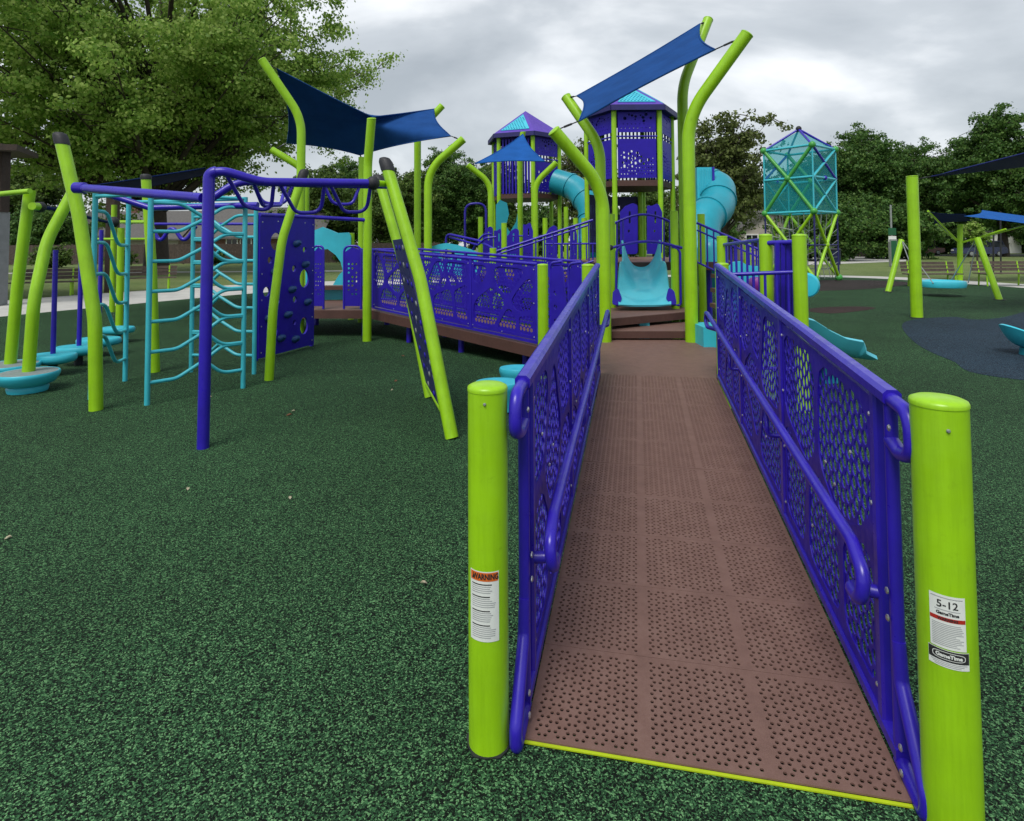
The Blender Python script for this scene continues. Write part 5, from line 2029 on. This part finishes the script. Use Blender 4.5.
def make_tree(name, label, seed, H, R, zc, rz_, n_bough, n_twig, per, size, mat, loc, trunk_r=.35, cl=.8, flat=.6, fork=.22, grp='park trees', cat='tree', lobes=.22, inner=.35):
    "trunk, limbs that reach into an uneven ellipsoid crown, leaf clumps on their twigs"
    rng = np.random.default_rng(seed)
    rr = random.Random(seed)
    t = thing(name, label, cat, (0, 0, 0), grp)
    wood = MB()
    th_ = zc - rz_ * .35
    trunk = [V((0, 0, -.1)), V((rr.uniform(-.1, .1) * R * .2, 0, th_ * .4)), V((rr.uniform(-.1, .1) * R * .4, rr.uniform(-.1, .1) * R * .3, th_)), V((rr.uniform(-.1, .1) * R, rr.uniform(-.1, .1) * R, zc + rz_ * .5))]
    trunk = fillet(trunk, th_ * .3, 5)
    nT = len(trunk)
    wood.tube(trunk, [trunk_r * 1.45] + [trunk_r * (1 - .85 * i / (nT - 1)) for i in range(1, nT)], 12)
    lob = [(V((rr.gauss(0, 1), rr.gauss(0, 1), rr.gauss(0, 1))).normalized(), rr.uniform(-lobes, lobes)) for _ in range(14)]
    cents, spr = [], []
    for k in range(n_bough):
        d = V((rr.gauss(0, 1), rr.gauss(0, 1), rr.gauss(.12, .9))).normalized()
        f = 1 + sum(a * max(0, d.dot(l)) ** 4 for l, a in lob)
        q = rr.uniform(inner, 1) ** .5 * f
        tgt = V((d.x * R * q, d.y * R * q, zc + d.z * rz_ * q))
        hs = min(.95, max(fork, (tgt.z - R * .35) / (zc + rz_) * rr.uniform(.75, 1.0)))
        s = along(trunk, hs)
        m = s.lerp(tgt, .5) + V((rr.uniform(-.06, .06) * R, rr.uniform(-.06, .06) * R, R * .07))
        bl = fillet([s, m, tgt], R * .4, 4)
        r0 = trunk_r * (.16 + .30 * (1 - hs))
        wood.tube(bl, [max(.012, r0 * (1 - .88 * i / (len(bl) - 1))) for i in range(len(bl))], 6, cap=False)
        for j in range(n_twig):
            s2 = along(bl, rr.uniform(.42, 1))
            e2 = s2 + V((rr.gauss(0, 1), rr.gauss(0, 1), rr.gauss(.05, .55))) * (cl * 1.15)
            wood.tube([s2, s2.lerp(e2, .5) + V((0, 0, cl * .1)), e2], [.03, .02, .008], 4, cap=False)
            for g_ in range(2):
                e3 = s2.lerp(e2, .55 + .5 * g_)
                cents.append((e3.x, e3.y, e3.z))
                spr.append(cl * rr.uniform(.22, .42))
    build(wood, 'trunk', 'bark', t, 60)
    me = leaf_mesh('crown', cents, spr, per, size, rng, mat, flat)
    o = bpy.data.objects.new('crown', me)
    COL.objects.link(o)
    o.parent = t
    t.location = V(loc)
    return t


make_tree('maple_tree', 'huge bright green maple filling the upper left, its dark trunk behind the lime posts', 11, 22, 13.8, 13.6, 8.9, 125, 9, 105, .19, 'maple_leaf', (-25.5 + 3.6, 37, 0), .52, 1.35, .40, .2, lobes=.22, inner=.35)
A = make_tree('broadleaf_tree', 'broad dark tree right of the net tower, its crown the roundest of the row', 21, 16, 6.4, 9.0, 6.6, 85, 10, 60, .24, 'dark_leaf', (0, 0, 0), .4, .95, .6, .2)
B = make_tree('loose_tree', 'loose olive tree with gaps and visible branches right of the nearer tower', 31, 10.6, 3.3, 6.6, 4.0, 58, 10, 18, .19, 'olive_leaf', (0, 0, 0), .17, .55, .6, .25, inner=.15)
Cb = make_tree('low_tree', 'low spreading dark tree behind the net tower', 41, 6, 4.6, 2.9, 2.7, 60, 10, 36, .24, 'dark_leaf', (0, 0, 0), .22, .7, .6, .1)
Dm = make_tree('broadleaf_tree', 'mid green tree behind the bent poles, between the left sail and the small sail', 51, 12, 4.8, 7.0, 5.0, 70, 11, 34, .27, 'mid_leaf', (0, 0, 0), .3, .8, .6, .2)


def put(o, px, Y, rz, s, label=None, first=False, sz=None):
    x = xof(px, Y)
    sc = (s, s, sz or s)
    if first:
        o.location = (x, Y, 0)
        o.rotation_euler.z = rz
        o.scale = sc
        return o
    return copy_tree(o, (x, Y, 0), rz, sc, label)


put(A, 862, 70, .4, 1.0, first=True)
put(A, 931, 76, 2.1, .95, 'dark tree behind the thick lime sail post, slightly lower than its neighbours')
put(A, 1003, 66, 3.6, 1.06, 'tallest dark tree of the row, rising at the right edge of the photo')
put(A, 1075, 70, 5.0, 1.0, 'dark tree mostly outside the right edge of the photo')
put(A, 806, 92, 1.2, .92, 'dark tree glimpsed through the netting of the net tower')
put(A, 970, 100, 4.4, 1.0, 'dark tree standing farther back, between two trees above the umbrella shade')
put(A, 455, 66, 2.9, .80, 'dark tree behind the small bent poles left of the farther tower', sz=.80)
put(A, 345, 78, .8, .85, 'dark tree low behind the purple climbing wall and the left sail')
put(B, 727, 38, .3, 1.0, first=True)
put(B, 588, 50, 2.2, 1.05, 'loose tree showing between the two towers behind the bent poles')
put(B, 700, 60, 4.0, .9, 'loose tree behind the front right sail pole, lower than its neighbour')
put(Cb, 826, 54, .5, 1.0, first=True, sz=.95)
put(Cb, 772, 62, 2.5, .85, 'low dark tree left of the net tower behind the pale house roof')
put(Cb, 890, 60, 3.9, 1.02, 'low dark tree behind the sign pole')
put(Cb, 945, 84, 1.4, 1.0, 'low dark tree behind the red car')
put(Cb, 1022, 86, 5.2, 1.1, 'low dark tree behind the pale shed and the dark blue car')
put(Cb, 700, 58, 3.0, .9, 'low dark tree behind the right stair rails')
put(Cb, 610, 64, 5.5, 1.0, 'low dark tree between the towers behind the front left sail pole')
put(Cb, 535, 70, 1.0, 1.15, 'low dark tree behind the legs of the farther tower')
put(Cb, 40, 62, 2.0, 1.1, 'low dark tree at the left behind the straight leaning lime post')
put(Dm, 490, 74, .5, 1.0, first=True)
put(Dm, 395, 60, 2.4, .82, 'mid green tree behind the tilted climber')
put(Dm, 330, 70, 4.1, .95, 'mid green tree low under the dark left sail')
put(Dm, 12, 66, 1.6, .95, 'mid green tree behind the shelter at the left edge')
put(Dm, 430, 90, 5.6, 1.0, 'mid green tree in the distance between two bent poles')
put(Dm, 655, 80, 3.3, .9, 'mid green tree hidden behind the nearer tower')
put(Dm, 750, 90, .1, .95, 'mid green tree far behind the loose olive tree')
yl = make_tree('young_tree', 'small young light green tree beside the umbrella shade post', 61, 3.2, .8, 2.3, .8, 16, 6, 14, .16, 'maple_leaf', (xof(977, 46), 46, 0), .05, .25, .7, .3)

bush0 = make_tree('shrub', 'round green shrub beside the left plank fence', 71, 1.4, .9, .65, .6, 24, 7, 14, .14, 'mid_leaf', (0, 0, 0), .04, .25, .8, .1, grp='shrubs along the fence', cat='shrub')
put(bush0, 120, 50, 0, 1.2, first=True)
put(bush0, 52, 48, 1, 1.4, 'rounded shrub behind the bent lime post at the left')
put(bush0, 345, 56, 2, 1.1, 'shrub seen through the turquoise arch panel')
put(bush0, 215, 54, 3, 1.0, 'shrub behind the thick purple ladder leg')

# ------------------------------------------------------------------ houses and fence
def house(name, label, px0, px1, Y, wall_h, ridge_h, wmat, depth=9, chimney=None, windows=(), ridge_along=True):
    x0, x1 = xof(px0, Y), xof(px1, Y)
    t = thing(name, label, 'house', ((x0 + x1) / 2, Y, 0))
    mb = MB()
    vs = [(x0, Y, 0), (x1, Y, 0), (x1, Y + depth, 0), (x0, Y + depth, 0)]
    vs += [(x, y, wall_h) for x, y, _ in vs]
    fs = [(0, 1, 5, 4), (1, 2, 6, 5), (2, 3, 7, 6), (3, 0, 4, 7)]
    ym = Y + depth / 2
    if ridge_along:
        vs += [(x0, ym, ridge_h), (x1, ym, ridge_h)]
        fs += [(4, 7, 8), (5, 9, 6)]
    else:
        xm = (x0 + x1) / 2
        vs += [(xm, Y, ridge_h), (xm, Y + depth, ridge_h)]
        fs += [(4, 5, 8), (6, 7, 9)]
    build(MB().add(vs, fs), 'wall', wmat, t, 0)
    o = .45
    mb = MB()
    if ridge_along:
        sl_ = (ridge_h - wall_h) / (depth / 2)
        for s in (-1, 1):
            ye = ym + s * (depth / 2 + o)
            ze = wall_h - o * sl_ + .06
            q = [V((x0 - o, ye, ze)), V((x1 + o, ye, ze)), V((x1 + o, ym, ridge_h + .06)), V((x0 - o, ym, ridge_h + .06))]
            mb.add(q + [p - UP * .18 for p in q], [(0, 1, 2, 3), (7, 6, 5, 4), (0, 4, 5, 1), (1, 5, 6, 2), (2, 6, 7, 3), (3, 7, 4, 0)])
    else:
        xm = (x0 + x1) / 2
        sl_ = (ridge_h - wall_h) / ((x1 - x0) / 2)
        for s in (-1, 1):
            xe = xm + s * ((x1 - x0) / 2 + o)
            ze = wall_h - o * sl_ + .06
            q = [V((xe, Y - o, ze)), V((xe, Y + depth + o, ze)), V((xm, Y + depth + o, ridge_h + .06)), V((xm, Y - o, ridge_h + .06))]
            mb.add(q + [p - UP * .18 for p in q], [(0, 1, 2, 3), (7, 6, 5, 4), (0, 4, 5, 1), (1, 5, 6, 2), (2, 6, 7, 3), (3, 7, 4, 0)])
    rf = build(mb, 'roof', 'roof_shingle', t, 0)
    if chimney:
        cx_ = xof(chimney, Y)
        build(MB().box((cx_, ym, ridge_h + .6), (1.1, .8, 2.2)), 'chimney', 'house_brick', rf, 0)
    for px in windows:
        wx = xof(px, Y)
        f = build(MB().plate(rect(-.65, -.75, .65, .75), [rect(-.53, -.63, .53, .63)], .08, (wx, Y - .04, 1.75), (1, 0, 0), (0, 0, 1)).box((wx, Y - .03, 1.75), (.06, .05, 1.26)), 'window', 'white_paint', t, 0)
        build(MB().box((wx, Y - .012, 1.75), (1.06, .02, 1.26)), 'pane', 'dark_glass', f, 0)
    return t


house('bungalow', 'grey-roofed brick house with a chimney behind the fence at the left', 60, 178, 66, 2.7, 5.8, 'house_siding', 10, 106, (60 + 30, 118, 150))
house('bungalow', 'second grey-roofed brick house behind the turquoise ladders and climbing wall', 190, 318, 64, 2.8, 6.0, 'house_brick', 10, None, (232, 246, 288))
house('bungalow', 'pale house with a gabled roof between the nearer tower and the net tower', 733, 806, 58, 2.6, 4.9, 'house_siding', 9, None, (752, 786), False)
sh_ = thing('white_shed', 'small white building at the right behind the dark blue car', 'shed', (xof(998, 86), 86, 0))
xs = xof(998, 86)
build(MB().box((xs, 86, 1.5), (4.2, 3, 3)), 'wall', 'white_paint', sh_, 0)
build(MB().box((xs, 86, 3.08), (4.8, 3.6, .16)), 'roof', 'roof_shingle', sh_, 0)
build(MB().box((xs - .6, 84.48, 1.05), (1.0, .06, 2.1)), 'door', 'fence_wood', sh_, 0)
fx0, fx1, Yfc = xof(-40, 56), xof(440, 56), 56
fn = thing('plank_fence', 'long brown plank fence in front of the houses on the left', 'fence', ((fx0 + fx1) / 2, Yfc, 0))
mb = MB()
rr = random.Random(12)
x = fx0
while x < fx1:
    mb.box((x, Yfc + rr.uniform(-.01, .01), .93 + rr.uniform(-.015, .015)), (.138, .025, 1.8))
    x += .15
build(mb, 'planks', 'fence_wood', fn, 0)
k = 0
x = fx0
while x < fx1:
    build(MB().box((x, Yfc + .09, .95), (.11, .11, 1.95)), 'post', 'fence_wood', fn, 0)
    x += 2.6

# ------------------------------------------------------------------ benches
def bench(x, y, rz, label, first=[None]):
    if first[0] is not None:
        return copy_tree(first[0], (x, y, 0), rz, None, label)
    t = thing('park_bench', label, 'bench', (0, 0, 0), 'slatted park benches round the playground')
    for k in range(4):
        build(MB().box((0, -.2 + k * .11, .45), (1.85, .095, .035)), 'seat_slat', 'wood_slat', t, 0)
    for k in range(3):
        build(MB().box((0, .22 + k * .03, .58 + k * .12), (1.85, .03, .10)), 'back_slat', 'wood_slat', t, 0)
    for sx in (-.68, .68):
        build(MB().tube([(sx, -.22, 0), (sx, -.20, .43)], .028, 8).tube([(sx, -.22, .42), (sx, .2, .42)], .025, 8).tube([(sx, .24, 0), (sx, .2, .43), (sx, .29, .88)], .028, 8), 'leg_frame', 'lime_paint', t)
    t.location = (x, y, 0)
    t.rotation_euler.z = rz
    first[0] = t
    return t


g = gnd(928, 288.5)
g = V((xof(931, 21.4), 21.4, 0))
bench(g.x, g.y, -.05, 'slatted wooden bench behind the thick lime sail post, nearer the swing')
g = V((xof(1002, 21.6), 21.6, 0))
bench(g.x, g.y, -.08, 'slatted wooden bench at the right edge behind the leaning swing leg')
g = V((xof(47, 19.6), 19.6, 0))
bench(g.x, g.y, .5, 'slatted wooden bench on the path left of the tall black-capped post')
g = V((xof(148, 22.0), 22.0, 0))
bench(g.x, g.y, .45, 'slatted wooden bench on the path behind the turquoise ladders')
bb_ = thing('litter_bin', 'dark navy litter bin near the foot of the net tower', 'bin', (xof(835, 44), 44, 0))
build(MB().lathe((xof(835, 44), 44, 0), [(.34, 0), (.38, 1.0), (.40, 1.05)], 18), 'body', 'bin_navy', bb_)
build(MB().lathe((xof(835, 44), 44, 1.05), [(.42, 0), (.42, .06), (.25, .16)], 18), 'lid', 'black_rubber', bb_)

# sign pole
Ys = 40
xs = xof(892, Ys)
sg_ = thing('sign_pole', 'grey sign pole with a green and a white sign by the concrete drive', 'sign', (xs, Ys, 0))
build(MB().tube([(xs, Ys, 0), (xs, Ys, zof(892, 205, Ys))], .06, 10), 'pole', 'galv', sg_)
for y0, y1, m in ((228, 235, 'sign_green'), (236, 242, 'white_paint')):
    z0, z1 = zof(892, y1, Ys), zof(892, y0, Ys)
    build(MB().plate(rrect(-.26, 0, .26, z1 - z0, .04), [], .02, (xs, Ys - .08, z0), (1, 0, 0), (0, 0, 1)), 'sign_plate', m, sg_, 0)
build(MB().box((xs, Ys - .1, .9), (.45, .25, 1.8)), 'post_cabinet', 'galv', sg_, 0)
build(MB().box((xs, Ys - .235, .95), (.38, .02, 1.5)), 'cabinet_face', 'sign_green', sg_, 0)
for px, Y, h, lab in ((1000, 30, 3.1, 'thin dark post standing right of the dark blue car'), (992, 27, 1.9, 'short thin dark stake on the grass right of the swing leg')):
    x = xof(px, Y)
    mb = MB().tube([(x, Y, 0), (x + .1, Y, h)], .035, 8).lathe((x, Y, 0), [(.10, 0), (.06, .05)], 10)
    solo(mb, 'thin_post', 'black_rubber', lab, 'post')

# ------------------------------------------------------------------ cars on the street
def car(label, x, y, mat, prof, L, W, group='cars parked along the street', tall=1.0):
    t = thing('parked_car', label, 'car', (x, y, 0), group)
    body = [(px_ * L, pz) for px_, pz in prof[0]]
    gl = [(px_ * L, pz) for px_, pz in prof[1]]
    o = V((x - L / 2, y, 0))
    arch = []
    build(MB().plate(body, [], W, o, (1, 0, 0), (0, 0, 1)), 'body', mat, t, 30)
    cab = MB()
    n = len(gl)
    vs = []
    for s in (-1, 1):
        for q, (a, b) in enumerate(gl):
            inset = W / 2 - (.02 if b < 1.05 else .20)
            vs.append(o + V((a, s * inset, b)))
    cab.add(vs, [tuple(range(n)), tuple(range(2 * n - 1, n - 1, -1))] + [(k, n + k, n + (k + 1) % n, (k + 1) % n) for k in range(n)])
    build(cab, 'cabin_glass', 'dark_glass', t, 30)
    a, b = min(p[0] for p in gl if p[1] > 1.2), max(p[0] for p in gl if p[1] > 1.2)
    zr = max(p[1] for p in gl)
    build(MB().box(o + V(((a + b) / 2, 0, zr + .02)), (b - a + .1, W - .36, .07)), 'roof', mat, t, 0)
    for s in (-1, 1):
        for f in (.0, .48, 1.0):
            px_ = a + (b - a) * f
            build(MB().bar(o + V((px_ + (f - .5) * .5, s * (W / 2 - .05), .95)), o + V((px_, s * (W / 2 - .185), zr)), .07, .04, up=(1, 0, 0)), 'pillar', mat, t, 0)
    for fx in (.19, .80):
        for s in (-1, 1):
            c = o + V((fx * L, s * (W / 2 - .10), .33))
            w_ = build(MB().lathe(c - V((0, .11, 0)), [(.24, 0), (.33, .02), (.33, .20), (.24, .22)], 20, (0, 1, 0)), 'wheel', 'tyre', t, 40)
            build(MB().lathe(c + V((0, s * .10, 0)), [(.21, -.01), (.20, .02), (.06, .03)], 14, (0, s, 0)), 'rim', 'galv', w_, 40)
    for s in (-1, 1):
        build(MB().box(o + V((.02, s * (W / 2 - .25), .72)), (.06, .3, .14)), 'headlight', 'white_paint', t, 0)
        build(MB().box(o + V((L - .02, s * (W / 2 - .2), .80)), (.06, .2, .2)), 'tail_light', 'label_red', t, 0)
    return t


suv = ([(0, .35), (.01, .75), (.05, .92), (.28, 1.02), (.97, 1.05), (1, .8), (1, .4), (.88, .30), (.12, .30)], [(.26, 1.0), (.38, 1.62), (.90, 1.66), (.96, 1.03)])
sedan = ([(0, .35), (.01, .68), (.06, .80), (.30, .90), (.85, .92), (.98, .88), (1, .45), (.88, .28), (.12, .28)], [(.28, .88), (.40, 1.36), (.70, 1.38), (.86, .90)])
car('dark blue estate car parked beyond the grass at the right, seen from its side', xof(979, 66), 66, 'car_blue', suv, 4.9, 1.85)
car('dull red car parked farther off behind the thick lime sail post', xof(922, 76), 76, 'car_red', sedan, 4.6, 1.8)

# ------------------------------------------------------------------ shelter at the left edge
Yp = 16.5
shl = thing('picnic_shelter', 'dark roofed shelter with a grey pier cut off by the left edge', 'shelter', (xof(-10, Yp), Yp, 0))
xr = xof(38, Yp)
zr0 = zof(20, 155, Yp)
xr2 = xof(36, Yp + 4) 
build(MB().add([V(p) for p in ((xr, Yp - .8, zr0), (xr - 5, Yp - .8, zr0 + .12), (xr2 - 5, Yp + 4, zr0 + .62), (xr2, Yp + 4, zr0 + .5), (xr, Yp - .8, zr0 + .16), (xr - 5, Yp - .8, zr0 + .28), (xr2 - 5, Yp + 4, zr0 + .78), (xr2, Yp + 4, zr0 + .66))], [(0, 3, 2, 1), (4, 5, 6, 7), (0, 1, 5, 4), (1, 2, 6, 5), (2, 3, 7, 6), (3, 0, 4, 7)]), 'roof', 'dark_timber', shl, 0)
zp = zof(5, 212, Yp)
pp = build(MB().box((xof(-5, Yp), Yp, zp / 2), (.40, .45, zp)), 'pier', 'grey_pier', shl, 0)
build(MB().box((xof(-1, Yp), Yp, (zp + zr0 + .3) / 2), (.26, .3, zr0 + .3 - zp)), 'column', 'dark_timber', shl, 0)
build(MB().box((xof(3, Yp), Yp + 4.5, 1.7), (.30, .3, 3.4)), 'column', 'dark_timber', shl, 0)

# ------------------------------------------------------------------ small fallen leaves and scraps
rr = random.Random(3)
spots = [(289, 415, 'dry_leaf'), (422, 344, 'dry_leaf'), (396, 381, 'dry_leaf'), (188, 489, 'pale_leaf'), (290, 498, 'pale_leaf'), (293, 411, 'pale_leaf'), (210, 397, 'pale_leaf'), (403, 356, 'dry_leaf'), (392, 390, 'pale_leaf'), (8, 538, 'pale_leaf'), (424, 583, 'pale_leaf'), (960, 400, 'pale_leaf'), (700, 735, 'pale_leaf')]
names_ = ['brown fallen leaf on the green rubber left of the tilted climber foot', 'brown fallen leaf in the shade under the left-hand ramp', 'brown fallen leaf between the bow-shaped post and the tilted climber', 'pale scrap on the green rubber below the purple ladder leg', 'pale scrap on the open green rubber in front of the tilted climber', 'pale leaf beside a brown leaf in front of the climbing wall', 'pale scrap close behind the thick purple ladder leg', 'brown leaf under the left-hand ramp near its support leg', 'pale leaf near the foot of the tilted climber', 'pale scrap on the green rubber at the left edge', 'pale scrap on the green rubber left of the warning sticker post', 'pale scrap on the green rubber right of the 5-12 sticker post', 'pale scrap lying on the perforated front ramp']
for (px, py, m), lab in zip(spots, names_):
    z = .006
    if 'ramp' in lab and 'front ramp' in lab:
        continue
    g = gnd(px, py, z)
    a = rr.uniform(0, PI)
    s = .015 if m == 'pale_leaf' else .026
    d, w = V((math.cos(a), math.sin(a), 0)) * s, V((-math.sin(a), math.cos(a), 0)) * s * .6
    top = [g - d, g - d * .3 + w + UP * .008, g + d * .5 + w * .7 + UP * .012, g + d * 1.1 + UP * .004, g + d * .5 - w * .7 + UP * .010, g - d * .3 - w + UP * .006]
    mb = MB().add(top + [p - UP * .003 for p in top], [(0, 5, 4, 3, 2, 1), (6, 7, 8, 9, 10, 11)] + [(k, (k + 1) % 6, 6 + (k + 1) % 6, 6 + k) for k in range(6)])
    solo(mb, 'fallen_leaf', m, lab, 'leaf', 'leaves and scraps on the rubber', smooth=0)
